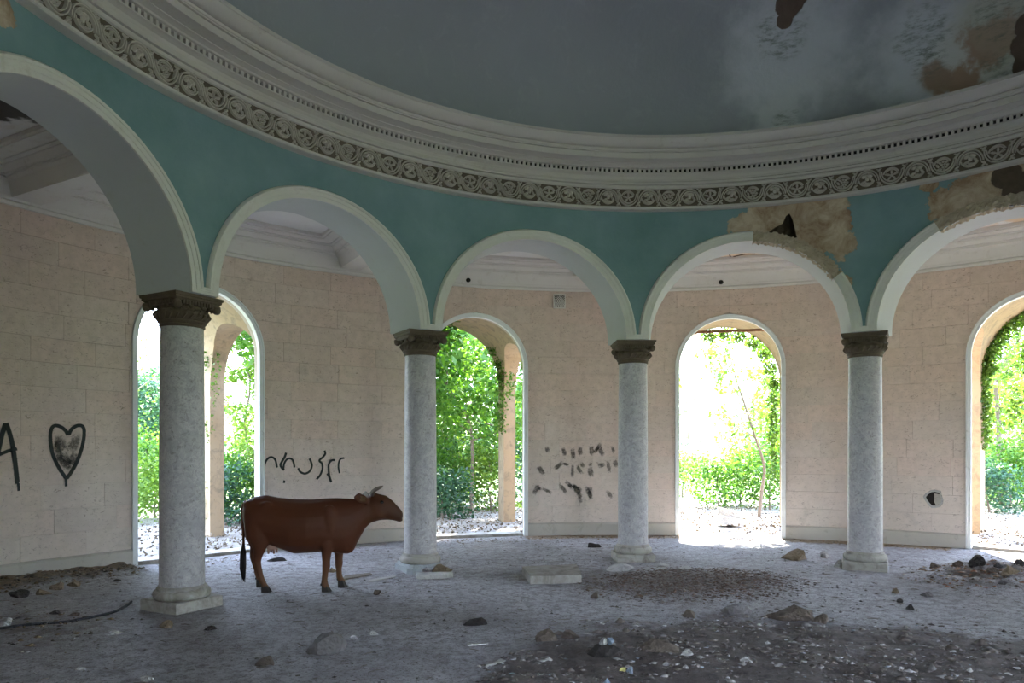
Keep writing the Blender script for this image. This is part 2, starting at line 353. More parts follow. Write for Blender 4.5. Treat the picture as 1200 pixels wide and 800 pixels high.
# ------------------------------------------------------------------ floor
def masks(x, y):
    t = y - CY; t = np.maximum(t, .05); u = 600 + F * (x - CX) / t; v = Y0 + F * EYE / t
    def line(pts): return np.interp(u, [p[0] for p in pts], [p[1] for p in pts])
    b = line([(-900, 1400), (450, 1100), (545, 800), (590, 770), (640, 742), (740, 728), (850, 712), (900, 718), (1000, 728), (1200, 745), (1800, 780)])
    d = np.clip((v - b + 26 * (fbm(x * 1.7, y * 1.7, 77) - .47)) / (26 + .2 * (v - 700)) + .35, 0, 1) * np.clip((1900 - u) / 300, 0, 1)
    d = d * np.where(v < 640, 0, 1)
    pile = np.clip(1.25 - np.hypot((u - 812) / 118, (v - 687) / 19), 0, 1)
    rp = np.clip(1.3 - np.hypot((u - 1165) / 85, (v - 676) / 15), 0, 1)
    lf = np.clip(1.2 - np.hypot((u - 40) / 105, (v - 735) / 26), 0, 1) * .75
    rr = np.hypot(x, y); az = np.degrees(np.arctan2(y, x))
    strip = np.clip((rr - 8.30) / .45, 0, 1) * np.where((az > 143.5) & (az < 175), 1, 0)
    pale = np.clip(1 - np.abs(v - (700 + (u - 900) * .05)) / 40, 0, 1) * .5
    och = np.clip((rr - 8.45) / .35, 0, 1) * np.where(((az > 82) & (az < 101)) | ((az > 54) & (az < 71)), 1, 0) + strip * .6
    slabdirt = np.clip(1.2 - np.hypot((u - 655) / 95, (v - 672) / 20), 0, 1) * .5
    step = np.clip(1.1 - np.hypot((u - 310) / 270, (v - 745) / 26), 0, 1) * .25
    return d, pile, rp, lf, strip, pale, och, slabdirt, step
def fz(x, y):
    x = np.asarray(x, float); y = np.asarray(y, float)
    d, pile, rp, lf, strip, pale, och, sd_, st_ = masks(x, y)
    z = (fbm(x * 1.3, y * 1.3, 3) - .47) * .03 + (fbm(x * 6, y * 6, 9, 3) - .44) * .014
    z = z + np.minimum(d, 1) * (.02 + (fbm(x * 4, y * 4, 4) - .45) * .10) + np.minimum(pile, .6) * .10 + np.minimum(rp, .7) * .16 * fbm(x * 5, y * 5, 5) * 1.6 + strip * .14 * fbm(x * 3, y * 3, 6) * 1.5 + lf * .02
    return z - .006
st = .055; xs = np.arange(-9.7, 9.7, st); nx = len(xs)
gx, gy = np.meshgrid(xs, xs); rr = np.hypot(gx, gy)
idx = -np.ones((nx, nx), int); keep = rr < 9.62; idx[keep] = np.arange(keep.sum())
q = np.stack([idx[:-1, :-1], idx[:-1, 1:], idx[1:, 1:], idx[1:, :-1]], -1).reshape(-1, 4); q = q[(q >= 0).all(1)]
X, Y = gx[keep], gy[keep]; Z = fz(X, Y)
fl = tag(fast('floor', np.stack([X, Y, Z], 1), q, M_FLOOR, smooth=True), kind='structure', label='dusty concrete floor of the rotunda strewn with dirt')
d, pile, rp, lf, strip, pale, och, sd_, st_ = masks(X, Y)
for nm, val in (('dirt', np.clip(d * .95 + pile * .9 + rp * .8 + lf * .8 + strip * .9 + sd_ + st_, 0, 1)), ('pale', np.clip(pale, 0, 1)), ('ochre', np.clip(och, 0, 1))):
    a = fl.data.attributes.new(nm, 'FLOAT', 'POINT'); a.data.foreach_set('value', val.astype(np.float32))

# outside ground
nr, na = 46, 160; rad = 9.55 * (95 / 9.55) ** (np.linspace(0, 1, nr)); az = np.linspace(0, 2 * np.pi, na, endpoint=False)
rg, ag = np.meshgrid(rad, az, indexing='ij'); X = rg * np.cos(ag); Y = rg * np.sin(ag)
def gz(x, y):
    r = np.hypot(x, y)
    return -.02 + np.clip((r - 12) / 6, 0, 1) * (fbm(x * .35, y * .35, 2) - .4) * .6 + np.clip((r - 26) / 60, 0, 1) ** 1.3 * 7 * (.6 + .8 * fbm(x * .03, y * .03, 8))
V = np.stack([X, Y, gz(X, Y)], -1).reshape(-1, 3)
i = np.arange(nr - 1)[:, None] * na; j = np.arange(na)[None, :]; j2 = (j + 1) % na
q = np.stack([i + j, i + j2, i + na + j2, i + na + j], -1).reshape(-1, 4)
gr = tag(fast('ground', V, q, M_GROUND, smooth=True), kind='structure', label='sunlit earth and grass outside the rotunda')
a = gr.data.attributes.new('green', 'FLOAT', 'POINT'); a.data.foreach_set('value', np.clip((np.hypot(V[:, 0], V[:, 1]) - 15) / 8, 0, 1).astype(np.float32))

# ------------------------------------------------------------------ outer wall
DOORS = [AZ0 - 15 - 30 * k + 0.2 for k in range(12)]     # A, B, C, D, ...
def hw_at(z, h=HW):                      # half width of a doorway at height z
    if z <= ZW: return h
    d = h * h - (z - ZW) ** 2
    return math.sqrt(d) if d > 0 else 0.0
def arch_path(h, z0=0.0, n=28):          # (s, z) round a doorway, from the left foot over the crown
    return [(-h, z0)] + [(-h * math.cos(math.pi * k / n), ZW + h * math.sin(math.pi * k / n)) for k in range(n + 1)] + [(h, z0)]
ZT = 5.1
OPEN = set(range(9))                     # the bays round the back left have no doorway
OPENAZ = [DOORS[k] % 360 for k in OPEN]
mb = MB(); RBK, ROUT, HR = RW + .03, 9.36, .935
for kd_, c0 in enumerate(DOORS):
    L = RBK * R_(15)
    if kd_ not in OPEN:
        mb.add([P(rr_, c0 - 15 + 2.5 * k, z) for rr_ in (RBK, ROUT) for z in (0, ZT) for k in range(13)], [(o_ + k, o_ + k + 1, o_ + k + 14, o_ + k + 13) for o_ in (0, 26) for k in range(12)]); continue
    zl = [0, 1, 2, ZW] + [ZW + HR * math.sin(math.pi / 2 * k / 12) for k in range(1, 13)] + [4.6, ZT]
    for sgn in (-1, 1):
        for rr_ in (RBK, ROUT):
            v = []
            for z in zl:
                h = hw_at(z, HR)
                for k in range(7):
                    s = h / RBK + (R_(15) - h / RBK) * k / 6
                    v.append(P(rr_, c0 + sgn * math.degrees(s), z))
            f = [(a * 7 + b, a * 7 + b + 1, a * 7 + 8 + b, a * 7 + 7 + b) for a in range(len(zl) - 1) for b in range(6)]
            mb.add(v, f)
    pa = arch_path(HR, 0, 24)
    v = [P(rr_, c0 + math.degrees(s / RBK), z) for rr_ in (RBK, ROUT) for s, z in pa]; n = len(pa)
    mb.add(v, [(k, k + 1, n + k + 1, n + k) for k in range(n - 1)])
WALL = tag(mb.build('wall_outer', M_MORTAR), kind='structure', label='curved outer wall clad in pinkish stone panels and pierced by arched doorways')
# panels
ROW0, ROWS = .235, 14; RH = (4.61 - ROW0) / ROWS; JT = .0028
cache = {}
def panel_mesh(levels):                  # levels: (z, s_left, s_right); a curved slab with its own sides
    v = []; ns = 4; nz = len(levels)
    for rr_ in (RW, RW + .028):
        for z, a, b in levels:
            for k in range(ns): v.append(P(rr_, math.degrees((a + (b - a) * k / (ns - 1)) / RW), z))
    f = [(j * ns + k, j * ns + k + 1, (j + 1) * ns + k + 1, (j + 1) * ns + k) for j in range(nz - 1) for k in range(ns - 1)]
    o = nz * ns
    per = [k for k in range(ns)] + [j * ns + ns - 1 for j in range(1, nz)] + [(nz - 1) * ns + k for k in range(ns - 2, -1, -1)] + [j * ns for j in range(nz - 2, 0, -1)]
    f += [(per[k], per[(k + 1) % len(per)], per[(k + 1) % len(per)] + o, per[k] + o) for k in range(len(per))]
    me = bpy.data.meshes.new('stone_panel'); me.from_pydata(v, [], f); me.update(); me.materials.append(M_STONE); return me
npan = 0; extra = MB()
def add_panel(az, z0, levels, near, key=None):
    global npan
    if key is not None and key in cache: me = cache[key]
    else:
        me = panel_mesh(levels)
        if key is not None: cache[key] = me
    dr = rnd.uniform(-.0025, .0025)
    if not near:
        M = Matrix.Rotation(R_(az), 4, 'Z'); extra.add([M @ v.co + Vector((0, 0, z0)) for v in me.vertices], [tuple(p.vertices) for p in me.polygons]); return
    o = link('stone_panel', me, None, WALL); o.rotation_euler = (0, 0, R_(az)); o.location = (dr * math.cos(R_(az)), dr * math.sin(R_(az)), z0); npan += 1
for k in range(-1, 11):
    cL = DOORS[0] - 30 * k; span = RW * R_(30)       # from door centre cL clockwise to the next
    for row in range(ROWS):
        z0 = ROW0 + row * RH + JT / 2; z1 = z0 + RH - JT
        w = rnd.choice([.68, .794, .794, .9]); off = (0, .5)[row % 2] * w + rnd.choice([0, .15, .3]) * w
        cuts = [0.0]; s = off if off > .2 else off + w
        while s < span - .2: cuts.append(round(s, 3)); s += w
        cuts.append(span)
        for a, b in zip(cuts[:-1], cuts[1:]):
            a_, b_ = a + JT / 2, b - JT / 2
            hL_ = 1 if (cL % 360) in OPENAZ or any(abs((cL - q_ + 180) % 360 - 180) < .1 for q_ in OPENAZ) else 0
            hR_ = 1 if any(abs((cL - 30 - q_ + 180) % 360 - 180) < .1 for q_ in OPENAZ) else 0
            az = cL - math.degrees((a + b) / 2 / RW)
            near = 39.5 < az < 157.5
            if near is False and -1 < k < 4 and z0 < 0: continue
            hL = hw_at(z0 + .0), hw_at(z1); full = (a_ > HW + .003 or not hL_) and (b_ < span - HW - .003 or not hR_) or z0 > ZW + HW
            m = (a + b) / 2
            if full:
                h = (b_ - a_) / 2; add_panel(az, z0, [(0, -h, h), (z1 - z0, -h, h)], near, (round(h, 4), round(z1 - z0, 4))); continue
            lv = []
            for j in range(8):
                z = z0 + (z1 - z0) * j / 7; h = hw_at(z) + .002
                aa = max(a_, h * hL_); bb = min(b_, span - h * hR_)
                if bb - aa > .012: lv.append((z - z0, m - bb, m - aa))       # mirrored: s runs clockwise
            if len(lv) >= 2:
                if hw_at(z0) == hw_at(z1): lv = [lv[0], lv[-1]]
                add_panel(az, z0, lv, near)
ex = extra.build('stone_panel_course', M_STONE, WALL); tag(ex, kind='stuff')
# skirting, door frames, thresholds
def ring_band(name, prof, a0, a1, mat, parent, n=24):
    return revolve(name, prof, mat, parent, n=n, az0=a0, az1=a1)
dd = math.degrees(HW / RW)
for k, c0 in enumerate(DOORS):
    if k not in OPEN:
        revolve('skirting', [(RW + .02, 0), (RW - .035, 0), (RW - .035, .205), (RW - .012, .232), (RW + .02, .232)], M_BASE, WALL, 24, c0 - 30 + (dd + .02 if (k + 1) % 12 in OPEN else 0), c0); continue
    revolve('skirting', [(RW + .02, 0), (RW - .035, 0), (RW - .035, .205), (RW - .012, .232), (RW + .02, .232)], M_BASE, WALL, 20, c0 - 30 + (dd + .02 if (k + 1) % 12 in OPEN else 0), c0 - dd - .02)
    mb = MB(); prof = [(HW, RW + .02), (HW, RW - .03), (HW - .022, RW - .03), (HW - .026, RW - .018), (HW - .075, RW - .018), (HW - .078, RW + .06), (HW - .058, RW + .062), (HW - .056, RW + .14)]
    paths = []
    for h, rr_ in prof: paths.append([P(rr_, c0 + math.degrees(s / RW), z) for s, z in arch_path(h, 0, 28)])
    n = len(paths[0]); mb.add([p for q_ in paths for p in q_], [(a * n + b, a * n + b + 1, (a + 1) * n + b + 1, (a + 1) * n + b) for a in range(len(prof) - 1) for b in range(n - 1)])
    mb.build('door_frame', M_FRAME, WALL, angle=40)
    if k == 2: continue
    mb = MB(); w = .90
    vv = [P(rr_, c0 + math.degrees(s / RW), z) for z in (-.02, .045) for rr_, s in ((RW + .05, -w), (RW + .05, w), (9.5, w), (9.5, -w))]
    mb.add(vv, [(4, 5, 6, 7), (0, 1, 5, 4), (1, 2, 6, 5), (2, 3, 7, 6), (3, 0, 4, 7)])
    tag(mb.build('threshold_slab', M_CONC, WALL))
# wall-head fillets
tag(revolve('trim_1', [(RW + .02, 4.60), (RW - .035, 4.605), (RW - .045, 4.625), (RW - .045, 4.645), (RW - .03, 4.65), (RW - .03, 4.656), (RW - .055, 4.66), (RW - .075, 4.69), (RW - .075, 4.70), (RW + .02, 4.70)], M_PLASTER), kind='structure', label='thin white moulding running along the head of the stone wall')

# ------------------------------------------------------------------ arcade
def arc_bottom(s):
    return ZS + math.sqrt(max(AI * AI - s * s, 0)) if abs(s) < AI else 3.205
LF = RF * R_(15)
HOLE_S = {}
hz = [(893, 287), (903, 270), (909, 266), (917, 262), (921, 253), (925, 250), (929, 258), (938, 266), (934, 278), (936, 290)]
hp = [cyl_hit(u, v, RF) for u, v in hz]
BAY4 = AZ0 - 75
hs = sorted([(RF * R_(a - BAY4), z) for a, z in hp]); hs_s = [p[0] for p in hs]; hs_z = [p[1] for p in hs]
mb = MB(); ms = MB(); mk = MB()
for b in range(12):
    cz = AZ0 - 15 - 30 * b
    ss = sorted(set([round(-AI * math.cos(math.pi * k / 44), 5) for k in range(45)] + [-LF, LF, -AI - .0001, AI + .0001] + ([p for p in hs_s] if b == 2 else [])))
    v = []; nzl = 6
    for s in ss:
        zb = arc_bottom(s)
        if b == 2 and hs_s[0] < s < hs_s[-1]: zb = max(zb, float(np.interp(s, hs_s, hs_z)))
        for k in range(nzl): v.append(P(RF, cz + math.degrees(s / RF), zb + (5.10 - zb) * k / (nzl - 1)))
    mb.add(v, [(i * nzl + k, (i + 1) * nzl + k, (i + 1) * nzl + k + 1, i * nzl + k + 1) for i in range(len(ss) - 1) for k in range(nzl - 1)])
    LB = RB * R_(15); s2 = sorted(set([-LB, LB, -AI - .0001, AI + .0001] + [round(-AI * math.cos(math.pi * k / 44), 5) for k in range(45)])); v = []
    for s in s2:
        zb = arc_bottom(s); v += [P(RB, cz + math.degrees(s / RB), zb), P(RB, cz + math.degrees(s / RB), 5.2)]
    mk.add(v, [(2 * i, 2 * i + 2, 2 * i + 3, 2 * i + 1) for i in range(len(s2) - 1)])
    pa = [(-AI, 3.205)] + [(-AI * math.cos(math.pi * k / 44), ZS + AI * math.sin(math.pi * k / 44)) for k in range(45)] + [(AI, 3.205)]
    v = [P(r_, cz + math.degrees(s / r_), z) for r_ in (RF, (RF + RB) / 2, RB) for s, z in pa]; n = len(pa)
    ms.add(v, [(j * n + k, j * n + k + 1, (j + 1) * n + k + 1, (j + 1) * n + k) for j in range(2) for k in range(n - 1)])
    # impost underside
    v = [P(RF, cz + math.degrees(AI / RF), 3.205), P(RF, cz + 30 - math.degrees(AI / RF), 3.205), P(RB, cz + 30 - math.degrees(AI / RB), 3.205), P(RB, cz + math.degrees(AI / RB), 3.205)]
    ms.add(v, [(0, 1, 2, 3)])
ARC = tag(mb.build('wall_arcade', M_BLUE), kind='structure', label='blue painted arcade wall carried by the ring of columns')
ms.build('arch_soffit', M_SOFF, ARC, angle=40); mk.build('arcade_rear_face', M_PLASTER, ARC)
# masonry core seen through the break over one arch
mb = MB(); s0, s1 = hs_s[0] - .25, hs_s[-1] + .25; v = []; nn = 26
for i in range(nn):
    s = s0 + (s1 - s0) * i / (nn - 1)
    for k in range(14):
        zb_ = arc_bottom(s) + .012; z = zb_ + (5.25 - zb_) * k / 13; v.append(P(RF + .22 + .12 * rnd.random(), BAY4 + math.degrees(s / RF), z))
mb.add(v, [(i * 14 + k, (i + 1) * 14 + k, (i + 1) * 14 + k + 1, i * 14 + k + 1) for i in range(nn - 1) for k in range(13)])
tag(mb.build('masonry_core', M_RUBBLE, ARC, smooth=True), label='dark rubble masonry laid bare inside the break')
# archivolts
AP = [(0, 0), (0, .022), (.045, .022), (.047, .030), (.092, .030), (.094, .040), (.118, .044), (.128, .034), (.138, .020), (.144, .0)]
def archivolt(cz, t0=0.0, t1=180.0, n=44):
    mb = MB(); rows = []
    pts = [(t0 + (t1 - t0) * k / n) for k in range(n + 1)]
    for dlt, p in AP:
        row = []
        if t0 == 0: row.append(P(RF - p, cz + math.degrees((AI + dlt) / RF), 3.262 - .05 * dlt / .144 * 0))
        for t in pts: row.append(P(RF - p, cz + math.degrees((AI + dlt) * math.cos(R_(t)) / RF), ZS + .0 + (AI + dlt) * math.sin(R_(t)) if t not in (0, 180) else 3.262))
        rows.append(row)
    n2 = len(rows[0]); mb.add([q_ for r_ in rows for q_ in r_], [(a * n2 + b, a * n2 + b + 1, (a + 1) * n2 + b + 1, (a + 1) * n2 + b) for a in range(len(rows) - 1) for b in range(n2 - 1)])
    return mb.build('archivolt', M_PLASTER, ARC, angle=30)
for b in range(12):
    cz = AZ0 - 15 - 30 * b
    if b == 2: archivolt(cz, 0, 94, 26); archivolt(cz, 147, 180, 14)
    elif b == 3: archivolt(cz, 0, 62, 20); archivolt(cz, 122, 180, 16)
    else: archivolt(cz)
    # stepped impost panel under the meeting mouldings
    mb = MB(); ph = cz + 15; hwid = LF - AI
    for k, (w, z0, z1, p) in enumerate([(hwid + .001, 3.205, 3.266, .021), (hwid - .046, 3.232, 3.268, .029), (hwid - .092, 3.250, 3.272, .039)]):
        v = [P(RF - pp, ph + math.degrees(s / RF), z) for pp in (0, p) for z in (z0, z1) for s in (-w, w)]
        mb.add(v, [(4, 5, 7, 6), (0, 1, 5, 4), (2, 6, 7, 3), (0, 4, 6, 2), (1, 3, 7, 5)])
    mb.build('impost_panel', M_PLASTER, ARC)
# ragged broken edge where the moulding fell
def ragged(cz, t0, t1, n, seed):
    r2 = random.Random(seed); mb = MB(); v = []; m = 9
    for k in range(n + 1):
        t = t0 + (t1 - t0) * k / n
        e = min(k, n - k) / 3; e = min(e, 1)
        for j in range(m):
            a = j / (m - 1)
            dd_ = -.022 + .165 * a + r2.uniform(-.015, .015); p = (.004 + .03 * math.sin(math.pi * a) * (1 - a)) * (.4 + .6 * e) + r2.uniform(-.008, .010)
            if a < .3: p -= .02 * (1 - a / .3); 
            v.append(P(RF - p + (.07 if j == 0 else 0), cz + math.degrees((AI + dd_) * math.cos(R_(t)) / RF), ZS + (AI + dd_) * math.sin(R_(t))))
    mb.add(v, [(k * m + j, k * m + j + 1, (k + 1) * m + j + 1, (k + 1) * m + j) for k in range(n) for j in range(m - 1)])
    tag(mb.build('broken_plaster_edge', M_BROKEN, ARC), label='ragged brown edge where the arch moulding has fallen')
ragged(BAY4, 94, 147, 56, 1)
ragged(BAY4 - 30, 62, 122, 56, 2)

# ------------------------------------------------------------------ entablature and dome
prof = [(5.79, 5.03), (5.66, 5.03), (5.645, 5.04), (5.645, 5.062), (5.675, 5.070), (5.685, 5.075), (5.685, 5.325), (5.665, 5.332), (5.655, 5.35), (5.655, 5.362), (5.675, 5.364), (5.675, 5.374), (5.64, 5.376), (5.64, 5.405),
        (5.66, 5.412), (5.69, 5.435), (5.69, 5.465), (5.67, 5.495), (5.63, 5.512), (5.60, 5.515), (5.60, 5.53), (5.625, 5.533), (5.645, 5.54), (5.645, 5.585), (5.58, 5.59), (5.57, 5.605), (5.54, 5.615), (5.50, 5.618), (5.50, 5.628), (5.37, 5.634),
        (5.365, 5.628), (5.352, 5.628), (5.35, 5.700), (5.365, 5.702), (5.365, 5.709), (5.335, 5.711), (5.335, 5.722), (5.32, 5.726), (5.315, 5.745), (5.335, 5.747), (5.335, 5.762), (5.285, 5.763), (5.27, 5.768), (5.22, 5.785), (5.185, 5.815), (5.17, 5.828), (5.155, 5.83), (5.155, 5.868), (5.20, 5.875), (5.52, 5.92)]
ENT = tag(revolve('trim_2', prof, M_CORN, n=300, smooth=28), kind='structure', label='deep ring cornice with a carved frieze below the dome')
mb = MB(); NB = 528
for k in range(NB):                                     # the drilled band: small pegs between dark gaps
    a = 360 * k / NB; w = 360 / NB * .24
    v = [P(r_, a + s, z) for r_ in (5.607, 5.65) for z in (5.528, 5.587) for s in (-w, w)]
    mb.add(v, [(0, 1, 3, 2), (0, 4, 5, 1), (0, 2, 6, 4), (1, 5, 7, 3)])
tag(mb.build('bead_band', M_CORN, ENT), kind='stuff')
g = G('hole_shade_black'); M_HOLESHADE = g.done((.02, .017, .014), .95)  # near-black colour stands for the shade inside gaps and holes
revolve('bead_gap_shade', [(5.6445, 5.541), (5.6445, 5.584)], M_HOLESHADE, ENT, n=300)  # black strip paints the shade between the pegs
dp = [(DA * math.cos(R_(t)), DZ0 + DH * math.sin(R_(t))) for t in np.linspace(-1, 90, 46)]; dp[-1] = (.001, DZ0 + DH)
tag(revolve('ceiling_dome', dp, M_DOME, n=180, smooth=60), kind='structure', label='shallow grey plaster dome with damp stains')
tag(revolve('roof', [(5.50, 5.96), (6.48, 5.96), (6.48, 5.42), (9.62, 5.30), (9.62, 5.06), (9.30, 5.06)], M_CONC, n=120), kind='structure', label='low concrete roof ring round the dome')
# carved vine scroll: alternating medallions, each a piece of its own
g = G('carved_frieze_stone'); c = g.mix(g.noise(20, 4), (.44, .405, .35), (.57, .525, .46)); M_CARVE = g.done(c, .85)
g = G('frieze_ground'); c = g.mix(g.noise(20, 4), (.085, .066, .048), (.16, .13, .10)); M_FRIEZE_BG = g.done(c, .9)  # ground darkened to paint the shade behind the relief
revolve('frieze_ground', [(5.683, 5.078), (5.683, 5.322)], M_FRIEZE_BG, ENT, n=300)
NU = 124; PIT = 2 * math.pi * 5.685 / NU; ZC = 5.20
def relief(kind):
    mb = MB()
    def strip(pts, w, h, closed=False):                 # raised ridge following pts in (s, z)
        n = len(pts); v = []
        for i, (s, z) in enumerate(pts):
            p0 = pts[(i - 1) % n] if closed or i else pts[0]; p1 = pts[(i + 1) % n] if closed or i < n - 1 else pts[-1]
            dx, dz = p1[0] - p0[0], p1[1] - p0[1]; L = math.hypot(dx, dz) or 1; nx_, nz_ = -dz / L, dx / L
            for k, hh in ((-1, 0), (-.45, h), (.45, h), (1, 0)): v.append((5.685 - hh, s + nx_ * w * k, ZC + z + nz_ * w * k))
        m = n if closed else n - 1
        mb.add(v, [(i * 4 + k, i * 4 + k + 1, ((i + 1) % n) * 4 + k + 1, ((i + 1) % n) * 4 + k) for i in range(m) for k in range(3)])
    def pad(c, rx, rz, h, ang=0, n=7):
        ca, sa = math.cos(ang), math.sin(ang); v = [(5.685 - h, c[0], ZC + c[1])]
        for k in range(n):
            t = 2 * math.pi * k / n; x, y = rx * math.cos(t), rz * math.sin(t); v.append((5.685, c[0] + x * ca - y * sa, ZC + c[1] + x * sa + y * ca))
        mb.add(v, [(0, 1 + k, 1 + (k + 1) % n) for k in range(n)])
    h = PIT / 2; up = 1 if kind == 'leaf' else -1
    def stem(o_):                                        # the waving double stem, over the leaves and under the flowers
        r_ = .112 + o_; a_ = [math.pi * k / 14 for k in range(15)]
        return [(-r_ * 1.16 * math.cos(t) * 1.08, up * (r_ * math.sin(t) * 1.45 - .052 - .0 * o_)) for t in a_]
    for o_, w in ((0, .010), (-.021, .008)): strip([(x, max(-.118, min(.118, y))) for x, y in stem(o_)], w, .034)
    curl = [(.098 * math.cos(t) * (1 - .10 * k / 13), -up * .096 * math.sin(t) * (1 - .10 * k / 13)) for k, t in enumerate(np.linspace(.15, 2.75, 14))]
    strip(curl, .010, .030); strip([(x * .8, y * .8) for x, y in curl[2:]], .006, .024)
    if kind == 'leaf':
        for x, y, a, b, t in ((-.028, .040, .044, .034, .5), (.034, .042, .042, .030, -.6), (.0, .012, .046, .030, 1.4), (-.055, -.012, .036, .018, .9), (.045, -.035, .042, .020, -.5), (-.022, -.060, .036, .020, .3), (.012, -.052, .024, .016, 1.2)): pad((x, y), a, b, .036, t)
    elif kind == 'rosette':
        for k in range(5): pad((.050 * math.cos(1.257 * k + .3), .046 * math.sin(1.257 * k + .3)), .040, .017, .038, 1.257 * k + .3)
        pad((0, 0), .022, .022, .045)
    else:
        for x, y in ((-.034, .034), (0, .044), (.034, .034), (-.05, 0), (-.017, .010), (.017, .010), (-.034, -.028), (0, -.024), (.024, -.046), (-.012, -.056)): pad((x, y), .020, .020, .034, 0, 6)
        pad((.062, .0), .032, .018, .034, 1.0); pad((.056, -.05), .028, .016, .034, -.8); pad((.06, .05), .026, .015, .034, .6)
    for sx_ in (-1, 1):                                  # leaflets filling the corners
        for y_, a_ in ((.098, .6), (.070, -.5)): pad((sx_ * (h - .004), -up * y_), .034, .016, .030, a_ * sx_ * up)
        pad((sx_ * (h - .022), up * .104), .026, .012, .028, -.5 * sx_ * up)
    me = bpy.data.meshes.new('frieze_' + kind); 
    # bend onto the ring
    v = [(x * math.cos(s / 5.685), x * math.sin(s / 5.685), z) for x, s, z in mb.v]
    me.from_pydata(v, [], mb.f); me.update(); me.materials.append(M_CARVE); return me
RM = {k: relief(k) for k in ('leaf', 'rosette', 'grape')}
for k in range(NU):
    kd = ('rosette', 'leaf', 'grape', 'leaf')[k % 4]
    o = link('frieze_medallion', RM[kd], None, ENT); o.rotation_euler = (0, 0, -2 * math.pi * k / NU)

# ------------------------------------------------------------------ ambulatory ceiling
ZCEIL, BW, ZBEAM = 5.08, .17, 4.685
CEIL = tag(revolve('ceiling', [(6.30, ZCEIL), (7.2, ZCEIL), (8.2, ZCEIL), (9.3, ZCEIL)], M_CEIL, n=120), kind='structure', label='stained white plaster ceiling of the ring passage divided by beams')
def coffer_loop(d_, z, cz, n=14):
    ro, ri = RW - .07 - d_, RB + d_; lim = lambda r_: 15 - math.degrees((BW + d_) / r_)
    o1 = [P(ro, cz - lim(ro) + 2 * lim(ro) * k / n, z) for k in range(n + 1)]
    i1 = [P(ri, cz + lim(ri) - 2 * lim(ri) * k / n, z) for k in range(n + 1)]
    return o1 + i1
CP = [(0, 4.685), (0, 4.70), (.015, 4.72), (.035, 4.78), (.075, 4.84), (.12, 4.865), (.12, 4.885), (.145, 4.888), (.145, 4.91), (.17, 4.93), (.20, 4.965), (.20, 4.98), (.25, 4.985), (.25, 5.0), (.42, 5.005), (.42, 5.02), (.45, 5.03), (.45, ZCEIL)]
for b in range(12):
    cz = AZ0 - 15 - 30 * b; mb = MB(); lp = [coffer_loop(d_, z, cz) for d_, z in CP]
    mb.rings(lp, cap=False); mb.build('coffer_moulding', M_PLASTER, CEIL, angle=25)
    m = Matrix.Rotation(R_(cz + 15), 4, 'Z'); mb = MB(); mb.box(6.36, RW - .02, -BW, BW, ZBEAM, ZCEIL, m); mb.build('ceiling_beam', M_PLASTER, CEIL)

for u, v in ((549, 328), (845, 330.5)):                  # black balls paint the shade of socket holes in the cove
    a_, z_ = cyl_hit(u, v, RW - .13); mb = MB(); mb.ball(P(RW - .12, a_, z_), (.045, .045, .04), 10, 6); tag(mb.build('socket_hole', M_HOLESHADE, CEIL), label='dark socket hole, its shade painted black')
def ceil_at(u, v): t = (ZCEIL - EYE) * F / (Y0 - v); return ((u - 600) / F * t + CX, t + CY, ZCEIL - .002)
for pts in ([(829, 305), (840, 303), (856, 301), (872, 297.5), (885, 297)], [(855, 298), (856, 302), (854.5, 309)], [(882, 290), (893, 294), (905, 296)]):
    q_ = smooth_path([ceil_at(*p) for p in pts], 4); mb = MB(); mb.tube(q_, .012, 5); tag(mb.build('ceiling_crack', M_RUBBLE, CEIL), label='dark crack in the stained ceiling plaster')
